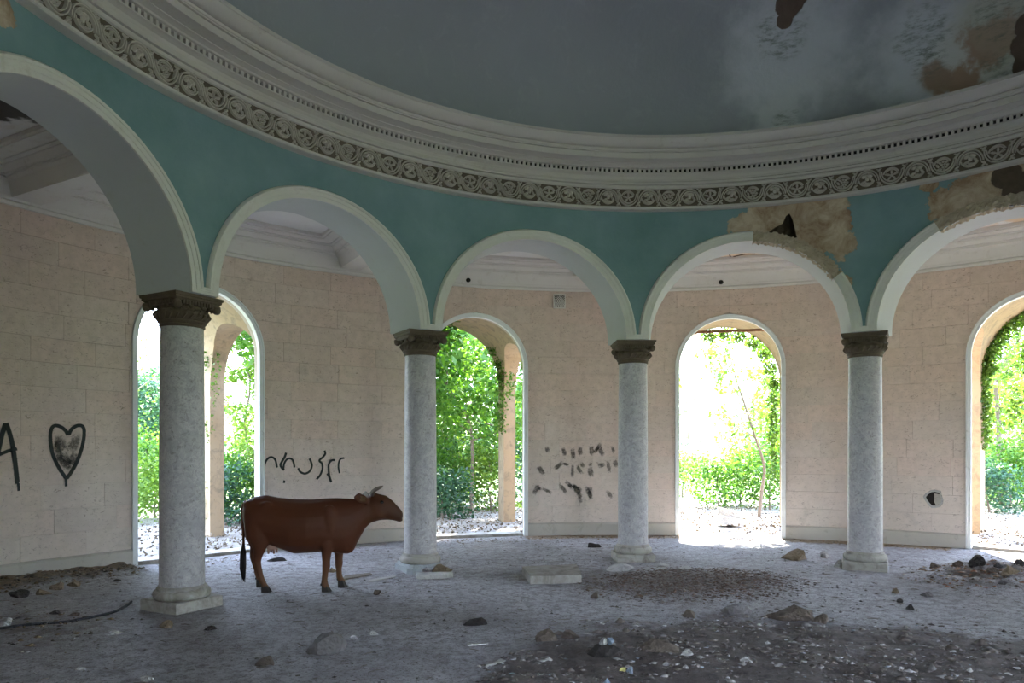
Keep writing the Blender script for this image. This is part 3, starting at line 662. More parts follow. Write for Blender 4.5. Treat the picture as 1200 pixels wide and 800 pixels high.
# ------------------------------------------------------------------ columns
mb = MB(); a = .285
def chipped_box(a, z0, z1, seed, n=5):
    r2 = random.Random(seed); mb = MB(); loop = []
    for (x0, y0, x1, y1) in ((-a, -a, a, -a), (a, -a, a, a), (a, a, -a, a), (-a, a, -a, -a)):
        for k in range(n):
            t = k / n; j = r2.uniform(-.010, .004) if k else r2.uniform(-.02, -.004)
            x, y = x0 + (x1 - x0) * t, y0 + (y1 - y0) * t; L = math.hypot(x, y); loop.append((x * (1 + j / L), y * (1 + j / L)))
    rg_ = [[(x, y, z0) for x, y in loop], [(x, y, z1 - .012) for x, y in loop], [(x * .965, y * .965, z1) for x, y in loop]]
    mb.rings(rg_); return mb
def column_meshes():
    D = {}
    def keep_(name, o): D[name] = o.data; bpy.data.objects.remove(o)
    keep_('plinth', chipped_box(.285, -.05, .105, 1).build('plinth', M_CONC))
    mb = MB(); mb.lathe([(.24, .10), (.262, .108), (.275, .125), (.280, .15), (.275, .175), (.262, .192), (.245, .20), (.245, .215), (.235, .225), (.222, .235), (.2, .235)], 40, False); keep_('base_torus', mb.build('base_torus', M_CONC, angle=40))
    mb = MB(); mb.lathe([(.218, .22), (.2185, .6), (.2185, 1.0), (.217, 1.5), (.214, 2.0), (.210, 2.5), (.206, 2.90)], 40, False); keep_('shaft', mb.build('shaft', M_MARBLE, smooth=True))
    mb = MB(); mb.lathe([(.20, 2.885), (.214, 2.885), (.222, 2.895), (.222, 2.908), (.214, 2.915), (.222, 2.922), (.235, 2.935), (.235, 2.948), (.226, 2.952), (.236, 2.962), (.254, 2.985), (.262, 3.01), (.258, 3.035), (.242, 3.055), (.222, 3.062), (.222, 3.09), (.235, 3.10), (.235, 3.145), (.2, 3.145)], 40, False)
    for k in range(24):                                   # braided leaves on the echinus
        t = 2 * math.pi * k / 24; c_, s_ = math.cos(t), math.sin(t)
        mb.tube([((.240) * math.cos(t - .10), .240 * math.sin(t - .10), 2.962), (.268 * c_, .268 * s_, 3.005), (.250 * math.cos(t + .12), .250 * math.sin(t + .12), 3.05)], [.010, .016, .010], 5)
    keep_('capital', mb.build('capital', M_CAP, angle=40))
    mb = MB(); A_ = .272
    mb.rings([[(x * w, y * w, z) for x, y in ((-1, -1), (1, -1), (1, 1), (-1, 1))] for w, z in ((.245, 3.128), (A_ - .01, 3.146), (A_, 3.152), (A_, 3.172), (A_ + .012, 3.178), (A_ + .016, 3.206))])
    keep_('abacus', mb.build('abacus', M_CAP))
    mb = MB()                                             # one corner volute
    mb.tube([(.185, .185, 3.09), (.205, .205, 3.10), (.262, .262, 3.10)], [.040, .042, .030], 10)
    mb.ball((.235, .235, 3.088), (.045, .045, .045), 10, 7)
    keep_('volute', mb.build('volute', M_CAP, smooth=True))
    mb = MB()                                             # row of dentils on one side
    for k in range(-5, 6):
        mb.box(k * .034 - .011, k * .034 + .011, -.262, -.225, 3.095, 3.140)
    for k in (-1, 1): mb.ball((k * .07, -.238, 3.085), (.03, .02, .024), 8, 5)
    keep_('dentil_row', mb.build('dentil_row', M_CAP))
    return D
CM = column_meshes()
labels = {0: "grey marble column on a square plinth standing beside the cow's tail, nearest the spray-painted heart",
          1: "grey marble column with a broken plinth standing in front of the cow's muzzle",
          2: 'grey marble column beside the scribbled-over wall, ringed by the leaf pile',
          3: 'grey marble column between the doorway with a rusty bar and the holed wall'}
for k in range(12):
    az_ = AZ0 - 30 * k; t = empty('marble_column', P(RC, az_, 0), R_(az_ - 90))
    tag(t, labels.get(k, 'grey marble column in the unseen rear half of the arcade'), 'column', 'columns of the rotunda arcade' if k < 4 else 'rear columns of the arcade')
    if k == 1:
        r2 = random.Random(5); mb = MB()
        lp = [(-.30, -.24), (-.25, -.32), (-.16, -.29), (-.06, -.24), (.06, -.235), (.17, -.22), (.24, -.16), (.23, 0), (.25, .2), (.2, .27), (-.1, .28), (-.27, .26), (-.27, 0)]
        mb.rings([[(x, y, -.05) for x, y in lp], [(x * r2.uniform(.93, 1), y * r2.uniform(.93, 1), .07) for x, y in lp], [(x * .86, y * .86, .105) for x, y in lp]])
        tag(mb.build('plinth', M_TEALST, t), label='broken plinth with a faded bluish face')
    else: link('plinth', CM['plinth'], None, t)
    for nm in ('base_torus', 'shaft'): link(nm, CM[nm], None, t)
    cp = link('capital', CM['capital'], None, t)
    link('abacus', CM['abacus'], None, cp)
    for j in range(4):
        o = link('volute', CM['volute'], None, cp); o.rotation_euler = (0, 0, j * math.pi / 2)
        o = link('dentil_row', CM['dentil_row'], None, cp); o.rotation_euler = (0, 0, j * math.pi / 2)

# ------------------------------------------------------------------ porches outside the doorways
def prism(h, zs, z0, a0, a1, along):                      # arch-shaped cutter
    pts = [(-h, z0), (h, z0)] + [(h * math.cos(math.pi * k / 20), zs + h * math.sin(math.pi * k / 20)) for k in range(21)]
    mb = MB()
    rg_ = [[((x, a, z) if along == 'y' else (a, x, z)) for x, z in pts] for a in (a0, a1)]
    mb.rings(rg_); return mb
mb = MB(); mb.box(-1.52, 1.52, 9.30, 11.98, -.12, 4.62); po = mb.build('porch', M_PORCH)
c1 = prism(1.25, 3.12, -1, 9.0, 12.5, 'y').build('cut', None); c2 = prism(1.04, 2.78, -1, -3, 3, 'x').build('cut', None)
c2.data.transform(Matrix.Translation((0, 10.58, 0)))
for cc in (c1, c2):
    bm = bmesh.new(); bm.from_mesh(cc.data); bmesh.ops.recalc_face_normals(bm, faces=bm.faces); bm.to_mesh(cc.data); bm.free()
    md = po.modifiers.new('b', 'BOOLEAN'); md.operation = 'DIFFERENCE'; md.solver = 'EXACT'; md.object = cc
baked(po)
for cc in (c1, c2): bpy.data.objects.remove(cc)
if not po.data.materials: po.data.materials.append(M_PORCH)
pm = po.data; bpy.data.objects.remove(po)
mb = MB(); pth = [(-1.25, -.05)] + [(-1.25 * math.cos(math.pi * k / 24), 3.12 + 1.25 * math.sin(math.pi * k / 24)) for k in range(25)] + [(1.25, -.05)]
prf = [(1.0, 11.99), (1.0, 12.06), (1.05, 12.06), (1.06, 12.03), (1.16, 12.03), (1.17, 11.97)]
def off(path, d_):
    o = []
    for s, z in path:
        if z <= 3.13: o.append((s + math.copysign(d_, s), z))
        else: L = math.hypot(s, z - 3.13); o.append((s * (L + d_) / L, 3.13 + (z - 3.13) * (L + d_) / L))
    return o
rows = [[(s, y, z) for s, z in off(pth, d_ - 1.0)] for d_, y in prf]; n = len(pth)
mb.add([q_ for r_ in rows for q_ in r_], [(a * n + b, a * n + b + 1, (a + 1) * n + b + 1, (a + 1) * n + b) for a in range(len(rows) - 1) for b in range(n - 1)])
o = mb.build('arch_moulding', M_PORCH, angle=30); pmm = o.data; bpy.data.objects.remove(o)
plab = ['rendered porch outside the doorway behind the cow and column', 'ochre vaulted porch with an ivy-clad pier outside the leafy doorway', 'porch vault outside the bright doorway with a rusty bar', 'porch with a heavily ivy-covered pier outside the doorway beyond the holed wall', 'rendered porch outside the next doorway past the ivy-covered one', 'rendered porch two doorways past the ivy-covered one']
for k, dn in enumerate((0, 1, 2, 3, 4, 5)):
    c0 = DOORS[dn]; e = empty('door_porch', (0, 0, 0), R_(c0 - 90)); tag(e, plab[k], 'porch', 'porches outside the rotunda')
    link('porch_vault', pm, None, e); link('arch_moulding', pmm, None, e)

# ------------------------------------------------------------------ cow
KM = 8.45 / F / 5                                        # metres per unit of the tracing grid
cowX, cowY, cowT = floor_at(375, 689.5)
def cw(zx, zy, y=0.0): return ((260 + zx / 5 - 600) / F * (8.45 + y) - (375 - 600) / F * 8.45, (700 - zy) * KM)
COW = tag(empty('cow', (cowX, cowY, float(fz(cowX, cowY))), 0), 'reddish brown cow with short horns standing in profile beside a marble column', 'cow')
mb = MB()
def ering(zx, zt, zb, w, n=18, yo=0.0, e=1.0, lean=0.0):
    x, zt_ = cw(zx, zt); _, zb_ = cw(zx, zb); zc, hh = (zt_ + zb_) / 2, (zt_ - zb_) / 2; o = []
    for k in range(n):
        t = 2 * math.pi * k / n; c_, s_ = math.cos(t), math.sin(t)
        # narrower along the spine, fuller through the barrel
        ww = w * (1 - .22 * max(s_, 0) ** 2)
        o.append((x + lean * s_ * hh, yo + ww * math.copysign(abs(c_) ** e, c_), zc + hh * math.copysign(abs(s_) ** .92, s_)))
    return o
mb.rings([ering(*q_) for q_ in [(133, 205, 270, .05), (145, 188, 330, .12), (165, 172, 385, .175), (200, 158, 425, .21), (260, 150, 440, .235), (330, 164, 458, .255), (430, 173, 492, .285), (530, 175, 487, .28), (610, 168, 478, .245), (675, 166, 492, .205), (735, 169, 495, .165), (775, 171, 465, .135), (805, 168, 405, .115), (840, 164, 345, .098), (875, 158, 312, .088), (905, 158, 305, .080)]])
# head: sections across the line of the face
def hring(zx, zy, half, w, ang, n=14):
    x, z = cw(zx, zy); o = []
    for k in range(n):
        t = 2 * math.pi * k / n; a_, b_ = math.cos(t) * w, math.sin(t) * half * KM
        o.append((x - b_ * math.sin(ang), a_, z + b_ * math.cos(ang)))
    return o
mb.rings([hring(868, 225, 68, .075, .15), (hring(900, 222, 82, .092, -.1)), hring(935, 228, 80, .098, -.35), hring(968, 240, 66, .082, -.5), hring(1000, 254, 50, .064, -.55), hring(1025, 265, 40, .058, -.5), hring(1044, 276, 33, .057, -.35), hring(1056, 284, 22, .045, -.2)])
def limb(pts, yo):                                       # (zx, zy, half width along x in units, half width across in m)
    rings = []
    for q_ in pts:
        zx, zy, hx, hy = q_[:4]; y = yo + (q_[4] if len(q_) > 4 else 0); x, z = cw(zx, zy, yo)
        rings.append([(x + hx * KM * math.cos(2 * math.pi * k / 12), y + hy * math.sin(2 * math.pi * k / 12), z) for k in range(12)])
    mb.rings(rings)
limb([(225, 260, 75, .08, .04), (215, 330, 88, .10, .02), (215, 390, 70, .085), (222, 430, 50, .068), (222, 465, 34, .05), (212, 500, 27, .042), (207, 525, 24, .037), (215, 560, 20, .031), (228, 610, 18, .029), (240, 645, 20, .033), (250, 665, 22, .037), (256, 680, 24, .04)], -.15)
limb([(200, 260, 70, .08, -.04), (192, 330, 80, .10, -.02), (190, 390, 64, .085), (198, 430, 48, .068), (200, 465, 34, .05), (190, 500, 27, .042), (187, 525, 24, .037), (194, 560, 20, .031), (205, 600, 18, .029), (213, 630, 20, .033), (222, 648, 22, .037), (227, 662, 24, .04)], .15)
limb([(640, 300, 60, .07, .05), (630, 370, 58, .085, .03), (618, 430, 44, .072), (613, 480, 30, .052), (611, 530, 24, .042), (611, 560, 25, .044), (606, 590, 19, .034), (602, 630, 18, .031), (601, 655, 22, .036), (607, 670, 24, .04), (610, 682, 25, .042)], -.135)
limb([(690, 300, 55, .07, -.05), (688, 380, 52, .085, -.03), (686, 440, 42, .072), (685, 490, 30, .052), (685, 530, 24, .042), (686, 560, 25, .044), (684, 590, 19, .034), (687, 625, 18, .031), (690, 645, 22, .036), (698, 658, 24, .04), (703, 670, 25, .042)], .135)
# hip bones, shoulder, dewlap
for zx, zy, y, s_ in ((285, 208, .145, (.09, .045, .05)), (285, 208, -.145, (.09, .045, .05)), (170, 205, .08, (.06, .05, .05)), (170, 205, -.08, (.06, .05, .05)), (650, 300, -.16, (.10, .07, .20)), (650, 300, .16, (.10, .07, .20)), (730, 440, 0, (.11, .10, .11)), (935, 250, -.05, (.09, .045, .08)), (935, 250, .05, (.09, .045, .08)), (1040, 298, 0, (.04, .04, .022)), (890, 150, 0, (.04, .06, .03))):
    x, z = cw(zx, zy); mb.ball((x, y, z), s_, 12, 8)
# ears grow out of the skull
for sg in (-1, 1):
    pts = [(862, 180, .06), (845, 172, .12), (820, 160, .19), (800, 158, .235)]; hw2 = [.028, .062, .066, .020]; rings = []
    for (zx, zy, y), h_ in zip(pts, hw2):
        x, z = cw(zx, zy); rings.append([(x + .016 * math.cos(2 * math.pi * k / 10), sg * y, z + h_ * math.sin(2 * math.pi * k / 10)) for k in range(10)])
    mb.rings(rings)
g = G('reddish_brown_hide'); ob = g.obj(); sp = g.new('ShaderNodeSeparateXYZ'); g.put(sp.inputs[0], ob)
n1 = g.noise(3.2, 4, vec=ob); n2 = g.noise(30, 4, vec=g.scale(ob, (1, 1, .35)))
c = g.mix(n1, (.060, .0155, .005), (.104, .027, .008)); c = g.mix(g.math('MULTIPLY', n2, .35), c, (.075, .024, .009))
c = g.mix(g.ramp(sp.outputs[2], [(.10, .75), (.42, 0)]), c, (.155, .072, .032))
c = g.mix(g.ramp(sp.outputs[0], [(.80, 0), (.93, .9)]), c, (.05, .025, .016))
c = g.mix(g.ramp(sp.outputs[0], [(.45, 0), (.70, .55)]), c, (.075, .027, .011))
M_HIDE = g.done(c, .6, n2, .004, .25, .3)
body = mb.build('body', M_HIDE, COW)
md = body.modifiers.new('r', 'REMESH'); md.mode = 'VOXEL'; md.voxel_size = .0115; md.use_smooth_shade = True
md = body.modifiers.new('s', 'SMOOTH'); md.factor = .5; md.iterations = 11
baked(body)
if not body.data.materials: body.data.materials.append(M_HIDE)
body.data.polygons.foreach_set('use_smooth', [True] * len(body.data.polygons))
g = G('black_hoof_horn'); M_HOOF = g.done(g.mix(g.noise(20), (.018, .015, .013), (.05, .042, .036)), .5)
g = G('grey_horn'); M_HORN = g.done(g.mix(g.noise(14), (.10, .075, .055), (.22, .17, .13)), .45)
g = G('black_hair'); M_HAIR = g.done(g.mix(g.noise(40), (.010, .008, .007), (.035, .025, .02)), .7)
g = G('pink_udder'); M_UDD = g.done(g.mix(g.noise(12), (.36, .20, .15), (.45, .27, .20)), .6)
g = G('dark_eye'); M_EYE = g.done((.008, .006, .006), .08, spec=.6)
g = G('tan_ear_hair'); M_EAR = g.done(g.mix(g.noise(40), (.10, .055, .03), (.20, .12, .065)), .8)
for zx, zy, y in ((262, 690, -.15), (232, 671, .15), (613, 690, -.135), (707, 678, .135)):
    x, z = cw(zx, zy, y); zb = -.004; hb = MB()
    for sg in (-1, 1):                                   # cloven: two claws
        hb.rings([[(x + dx_, y + sg * .022 + dy_, zb) for dx_, dy_ in ((-.045, -.018), (.04, -.018), (.062, 0), (.04, .018), (-.045, .018))],
                  [(x + dx_ - .006, y + sg * .020 + dy_, zb + .035) for dx_, dy_ in ((-.042, -.017), (.03, -.017), (.045, 0), (.03, .017), (-.042, .017))],
                  [(x + dx_ - .014, y + sg * .018 + dy_, zb + .062 + z * .6) for dx_, dy_ in ((-.034, -.015), (.018, -.015), (.028, 0), (.018, .015), (-.034, .015))]])
    hb.ball((x - .055, y - .018, zb + .075 + z * .5), (.014, .012, .016), 6, 4); hb.ball((x - .055, y + .018, zb + .075 + z * .5), (.014, .012, .016), 6, 4)
    hb.build('hoof', M_HOOF, COW)
for sg in (-1, 1):
    pts = []
    for zx, zy, y in ((884, 150, .05), (893, 133, .085), (908, 120, .105), (930, 110, .115), (950, 103, .11)):
        x, z = cw(zx, zy); pts.append((x, sg * y, z))
    if sg > 0: pts = [(x - .03, y, z + .006) for x, y, z in pts]
    hb = MB(); hb.tube(pts, [.024, .022, .018, .013, .004], 9); hb.build('horn', M_HORN, COW, smooth=True)
    x, z = cw(944, 190); hb = MB(); hb.ball((x, sg * .083, z), (.023, .013, .018), 10, 7); hb.build('eye', M_EYE, COW, smooth=True)
    x, z = cw(820, 160); hb = MB(); hb.rings([[(x - .004 + (a_ - 830) * -KM * 0 + (a_ - 820) * KM + .019, sg * yy, z + h_ * math.sin(t) + b_) for t in np.linspace(0, 2 * math.pi, 8, endpoint=False)] for a_, yy, h_, b_ in ((846, .12, .025, -.026), (826, .175, .032, -.01), (806, .215, .014, 0))])
    hb.build('ear_lining', M_EAR, COW, smooth=True)
    x, z = cw(1054, 282); hb = MB(); hb.ball((x - .004, sg * .026, z + .004), (.010, .013, .011), 8, 5); hb.build('nostril', M_HOOF, COW, smooth=True)
tl = MB(); pts = []
for zx, zy in ((150, 190), (134, 205), (127, 230), (125, 280), (127, 350), (130, 420), (131, 460)):
    x, z = cw(zx, zy); pts.append((x, -.01, z))
tl.tube(pts, [.03, .028, .024, .019, .016, .014, .015], 9); tl.build('tail', M_HIDE, COW, smooth=True)
r2 = random.Random(3); sw = MB()
for k in range(46):                                      # hair switch, strand by strand
    x0, z0 = cw(130, 430); a_ = r2.uniform(0, 6.28); sp_ = r2.uniform(.2, 1); ln = r2.uniform(.34, .46)
    dx_, dy_ = .030 * sp_ * math.cos(a_), .026 * sp_ * math.sin(a_); sgn = -.012 if dx_ < 0 else .01
    sw.tube([(x0 + dx_ * .3, -.01 + dy_ * .3, z0), (x0 + dx_ - .004, -.01 + dy_, z0 - ln * .35), (x0 + dx_ * 1.15 - .006, -.01 + dy_, z0 - ln * .7), (x0 + dx_ * .7 + .004, -.01 + dy_ * .6, z0 - ln)], [.007, .009, .008, .002], 4)
tag(sw.build('tail_switch', M_HAIR, COW), label='black hair switch of the tail')
ud = MB(); x, z = cw(300, 440); ud.ball((x, -.02, z + .01), (.085, .10, .075), 12, 8)
for dx_, dy_ in ((-.035, -.06), (.03, -.06), (-.035, .04), (.03, .04)): ud.tube([(x + dx_, dy_, z - .03), (x + dx_ + .003, dy_, z - .10)], [.017, .010], 7)
tag(ud.build('udder', M_UDD, COW, smooth=True), label='small pinkish udder')

# ------------------------------------------------------------------ wall details: graffiti, vent, hole, bar
g = G('spray_paint'); uvn = g.new('ShaderNodeAttribute'); uvn.attribute_name = 'edge'
al = g.ramp(g.math('ADD', uvn.outputs['Fac'], g.math('MULTIPLY', g.math('SUBTRACT', g.noise(30, 4, .7), .5), .5)), [(.15, 0), (.5, .93)])
tr = g.new('ShaderNodeBsdfTransparent'); mx = g.new('ShaderNodeMixShader'); g.put(mx.inputs[0], al)
g.done(g.mix(g.noise(8), (.016, .02, .018), (.035, .045, .04)), .7)
g.t.links.new(tr.outputs[0], mx.inputs[1]); g.t.links.new(g.b.outputs[0], mx.inputs[2]); g.t.links.new(mx.outputs[0], g.t.nodes['Material Output'].inputs[0]); M_SPRAY = g.m
g = G('worn_spray_smear'); uvn = g.new('ShaderNodeAttribute'); uvn.attribute_name = 'edge'
al = g.math('MULTIPLY', g.ramp(g.math('ADD', uvn.outputs['Fac'], g.math('MULTIPLY', g.math('SUBTRACT', g.noise(22, 6, .85), .5), 2.6)), [(.45, 0), (1.3, .70)]), 1.0)
tr = g.new('ShaderNodeBsdfTransparent'); mx = g.new('ShaderNodeMixShader'); g.put(mx.inputs[0], al)
g.done((.075, .07, .065), .8)
g.t.links.new(tr.outputs[0], mx.inputs[1]); g.t.links.new(g.b.outputs[0], mx.inputs[2]); g.t.links.new(mx.outputs[0], g.t.nodes['Material Output'].inputs[0]); M_SMEAR = g.m
def strokes(name, ST, mat, label, rr_=RW - .009):
    V, Fq, E_ = [], [], []
    for kk, (pts, w) in enumerate(ST):
        q_ = [cyl_hit(u, v, RW) for u, v in pts]; q_ = [(R_(a_) * RW, z) for a_, z in q_]
        q_ = smooth_path(q_) if len(q_) > 2 else q_; n = len(q_); base = len(V)
        for i, (s, z) in enumerate(q_):
            p0, p1 = q_[max(i - 1, 0)], q_[min(i + 1, n - 1)]; dx_, dz_ = p1[0] - p0[0], p1[1] - p0[1]; L = math.hypot(dx_, dz_) or 1
            nx_, nz_ = -dz_ / L, dx_ / L; end = 0 if i in (0, n - 1) else 1
            for k, e_ in ((-1, 0), (-.4, 1), (.4, 1), (1, 0)):
                V.append(P(rr_ - .0006 * (kk % 7), math.degrees((s + nx_ * w * k) / RW), z + nz_ * w * k)); E_.append(e_ * (math.sin(math.pi * i / (n - 1)) ** .6 if mat is M_SMEAR else (end if n > 3 else .8 if end == 0 else 1)))
        Fq += [(base + i * 4 + k, base + i * 4 + k + 1, base + i * 4 + k + 5, base + i * 4 + k + 4) for i in range(n - 1) for k in range(3)]
    o = mesh(name, V, Fq, mat, WALL); a_ = o.data.attributes.new('edge', 'FLOAT', 'POINT'); a_.data.foreach_set('value', np.array(E_, np.float32)); tag(o, label=label); return o
def zl(pts, x0, y0, k): return [(x0 + a_ / k, y0 + b / k) for a_, b in pts]
H = 6.667
strokes('graffiti_letter', [(zl([(-60, 560), (-20, 400), (15, 250), (42, 170)], 0, 470, H), .036), (zl([(42, 168), (75, 260), (105, 400), (135, 655)], 0, 470, H), .034), (zl([(-70, 440), (0, 412), (70, 385), (132, 370)], 0, 470, H), .026), (zl([(138, 640), (143, 700)], 0, 470, H), .022)], M_SPRAY, 'black spray-painted letter A')
strokes('graffiti_heart', [(zl([(530, 265), (505, 225), (460, 195), (415, 195), (393, 240), (392, 320), (412, 420), (455, 515), (512, 600)], 0, 470, H), .029), (zl([(530, 265), (560, 215), (605, 190), (645, 200), (655, 260), (635, 370), (585, 500), (515, 610)], 0, 470, H), .029), (zl([(512, 590), (514, 665)], 0, 470, H), .022)], M_SPRAY, 'black spray-painted heart outline with a dripping tip')
strokes('graffiti_heart_shading', [(zl([(450, 260), (470, 330), (520, 400)], 0, 470, H), .10), (zl([(600, 250), (580, 330), (540, 400)], 0, 470, H), .10), (zl([(480, 400), (520, 480), (525, 550)], 0, 470, H), .10), (zl([(430, 320), (460, 420), (500, 500)], 0, 470, H), .07), (zl([(590, 400), (570, 440), (540, 520)], 0, 470, H), .07)], M_SMEAR, 'smoky grey shading inside the heart', RW - .008)
T = lambda p: zl(p, 300, 515, 10)
strokes('graffiti_tag', [(T([(90, 335), (105, 270), (140, 218), (185, 205), (225, 240), (245, 330)]), .021), (T([(352, 150), (330, 210), (300, 260), (285, 300), (305, 335), (330, 355)]), .024), (T([(318, 345), (325, 290), (350, 240), (390, 220), (430, 245), (450, 330)]), .021), (T([(490, 330), (515, 375), (570, 397), (625, 370), (652, 310), (640, 255), (622, 220)]), .022),
                          (T([(800, 125), (808, 165), (780, 205), (740, 245), (770, 280), (775, 345), (745, 420), (705, 465)]), .022), (T([(925, 238), (880, 245), (850, 290), (848, 350), (855, 420), (882, 500)]), .022), (T([(830, 395), (850, 425), (880, 500)]), .024), (T([(1035, 215), (990, 225), (968, 270), (965, 330), (978, 395)]), .020), (T([(68, 400), (88, 412)]), .022), (T([(315, 490), (338, 494)]), .030)], M_SPRAY, 'thin black spray-painted word in cursive letters')
rs = random.Random(11); ST = []
for x_, y_, l_, an in ((235, 190, 60, 1.3), (405, 215, 90, 1.2), (500, 235, 110, 1.5), (580, 210, 90, 1.6), (695, 205, 100, 1.5), (760, 180, 110, -1.0), (800, 215, 90, 1.1), (915, 190, 70, 1.2), (165, 410, 90, .9), (350, 360, 110, -.7), (430, 345, 60, .3), (495, 420, 130, 1.6), (570, 400, 110, 1.0), (605, 350, 60, 1.0), (685, 430, 100, 1.4), (680, 345, 40, .5), (800, 355, 70, -.3), (872, 370, 120, 1.4), (940, 340, 70, 1.4), (110, 610, 100, -1.2), (150, 590, 50, .8), (230, 620, 110, .5), (395, 600, 120, .9), (460, 560, 110, .8), (540, 620, 140, 1.0), (575, 680, 120, 1.4), (530, 590, 130, .4), (660, 640, 130, 1.1), (685, 650, 120, 1.5), (880, 660, 90, .9)):
    dx_, dy_ = math.cos(an) * l_ * .62, math.sin(an) * l_ * .62
    ST.append((zl([(x_ - dx_, y_ - dy_), (x_ + rs.uniform(-6, 6), y_), (x_ + dx_, y_ + dy_)], 615, 505, 8.89), rs.uniform(.045, .080)))
strokes('graffiti_smears', ST, M_SMEAR, 'three rows of worn dark spray scribbles')
# ventilation grille
a_, z_ = cyl_hit(655.5, 353, RW); ve = tag(empty('vent_grille', P(RW - .004, a_, z_), R_(a_ - 90)), 'small white perforated vent grille under the wall-head moulding', 'vent')
mb = MB(); w, h = .115, .135
for q_ in ((-w, w, h - .018, h), (-w, w, -h, -h + .018), (-w, -w + .016, -h, h), (w - .016, w, -h, h)): mb.box(q_[0], q_[1], -.022, .004, q_[2], q_[3])
mb.build('frame', M_PLASTER, ve); mb = MB()
for k in range(-6, 7):                                   # diagonal lattice
    for sg in (-1, 1):
        x0, z0 = k * .036, -h + .01; L = 2 * h - .02; xe = x0 + sg * L; pts = [(x0, z0), (xe, z0 + L)]
        def clip(p, q_):
            t0, t1 = 0, 1; dx_ = q_[0] - p[0]
            for bnd, s_ in ((-w + .01, 1), (w - .01, -1)):
                f0, f1 = s_ * (p[0] - bnd), s_ * (q_[0] - bnd)
                if f0 < 0 and f1 < 0: return None
                if f0 < 0: t0 = max(t0, f0 / (f0 - f1))
                if f1 < 0: t1 = min(t1, f0 / (f0 - f1))
            return None if t0 >= t1 else [(p[0] + dx_ * t, p[1] + (q_[1] - p[1]) * t) for t in (t0, t1)]
        s_ = clip(*pts)
        if s_: mb.tube([(s_[0][0], -.012 + .003 * sg, s_[0][1]), (s_[1][0], -.012 + .003 * sg, s_[1][1])], .0064, 5)
mb.build('lattice', M_PLASTER, ve); mb = MB(); mb.box(-w + .01, w - .01, -.002, .004, -h + .01, h - .01); mb.build('lattice_shade', M_HOLESHADE, ve)  # black backing paints the shade seen through the lattice
# hole knocked in a panel
hp2 = [cyl_hit(1070 + a_ / 20, 560 + b / 20, RW) for a_, b in ((285, 440), (340, 375), (430, 320), (510, 310), (570, 325), (625, 335), (640, 420), (670, 500), (660, 580), (600, 640), (520, 655), (445, 655), (380, 590), (320, 510))]
ca, czz = sum(p[0] for p in hp2) / len(hp2), sum(p[1] for p in hp2) / len(hp2)
mb = MB(); rings = []
for sc_, r_ in ((1.25, RW - .004), (1.12, RW - .012), (1.0, RW - .010), (.93, RW - .0065)):
    rings.append([P(r_, ca + (p[0] - ca) * sc_, czz + (p[1] - czz) * sc_) for p in hp2])
mb.rings(rings, cap=False); tag(mb.build('hole_rim', M_ROCK_W, WALL), label='chipped pale rim of a hole in the stone')
mb = MB(); rings = [[P(r_, ca + (p[0] - ca) * sc_, czz + (p[1] - czz) * sc_) for p in hp2] for sc_, r_ in ((.97, RW - .0062), (.02, RW - .0060))]
mb.rings(rings, cap=False); tag(mb.build('hole_shade', M_HOLESHADE, WALL), label='flat black patch painted as the shade inside the hole')  # flat sheet on the wall face, depth shade put in as black
cr = [(1095, 578), (1101, 579), (1103.5, 586), (1102, 590), (1097, 592), (1095, 588)]; mb = MB(); q_ = [cyl_hit(u, v, RW) for u, v in cr]
mb.add([P(RW - .008, a2, z2) for a2, z2 in q_], [tuple(range(len(cr)))]); mb.build('hole_rubble', M_CONC, WALL)
# dark holes in the coffer cove and a rusty bar across doorway C
a_ = DOORS[2]; z_ = 3.84; hwz = hw_at(z_, .92) ; mb = MB()
mb.box(-hwz - .03, hwz + .03, RW + .075, RW + .125, z_ - .022, z_ + .022, Matrix.Rotation(R_(a_ - 90), 4, 'Z')); tag(mb.build('iron_bar', M_RUST), 'rusty flat iron bar spanning the head of the bright doorway', 'bar')

# ------------------------------------------------------------------ stones, boards and refuse on the floor
def rock(name, u, v, wpx, hpx, mat, seed, label, cat, flat=.75, group=None, ang=None, sub=3):
    x, y, t = floor_at(u, v); w = wpx * t / F / 2; h = hpx * t / F; dpt = w * flat; y += dpt * .8
    bm = bmesh.new(); bmesh.ops.create_icosphere(bm, subdivisions=sub, radius=1); r2 = random.Random(seed)
    dirs = [Vector((r2.gauss(0, 1), r2.gauss(0, 1), r2.gauss(0, .8))).normalized() for _ in range(12)]; cutd = [r2.uniform(.42, .80) for _ in dirs]
    for vt in bm.verts:
        p = vt.co.copy()
        for d_, c_ in zip(dirs, cutd):                   # flat facets
            e_ = p.dot(d_) - c_
            if e_ > 0: p -= d_ * e_ * .97
        p *= 1 + r2.uniform(-.02, .02) + .13 * mnoise.noise(p * 1.5 + Vector((seed * 3.1, 0, 0))) + .10 * mnoise.noise(p * 4 + Vector((seed * 3.1, 5, 0)))
        vt.co = p
    xs_ = [vt.co.x for vt in bm.verts]; zs_ = [vt.co.z for vt in bm.verts]; mx_ = (max(xs_) - min(xs_)) / 2; mz_ = max(zs_) - min(zs_)
    for vt in bm.verts: vt.co = Vector((vt.co.x / mx_ * w, vt.co.y / mx_ * dpt, (vt.co.z - min(zs_)) / mz_ * h * 1.55 - h * .55))
    for vt in bm.verts:
        k_ = 1.10 if vt.co.z < 0 else 1.10 - .20 * vt.co.z / h
        vt.co.x *= k_; vt.co.y *= k_
    me = bpy.data.meshes.new(name); bm.to_mesh(me); bm.free(); o = link(name, me, mat)
    o.location = (x, y, float(fz(x, y))); return tag(o, label, cat, group)
rock('rock', 381, 766, 42, 23, M_ROCK_G, 34, 'grey angular rock lying alone on the bare floor', 'rock', .8)
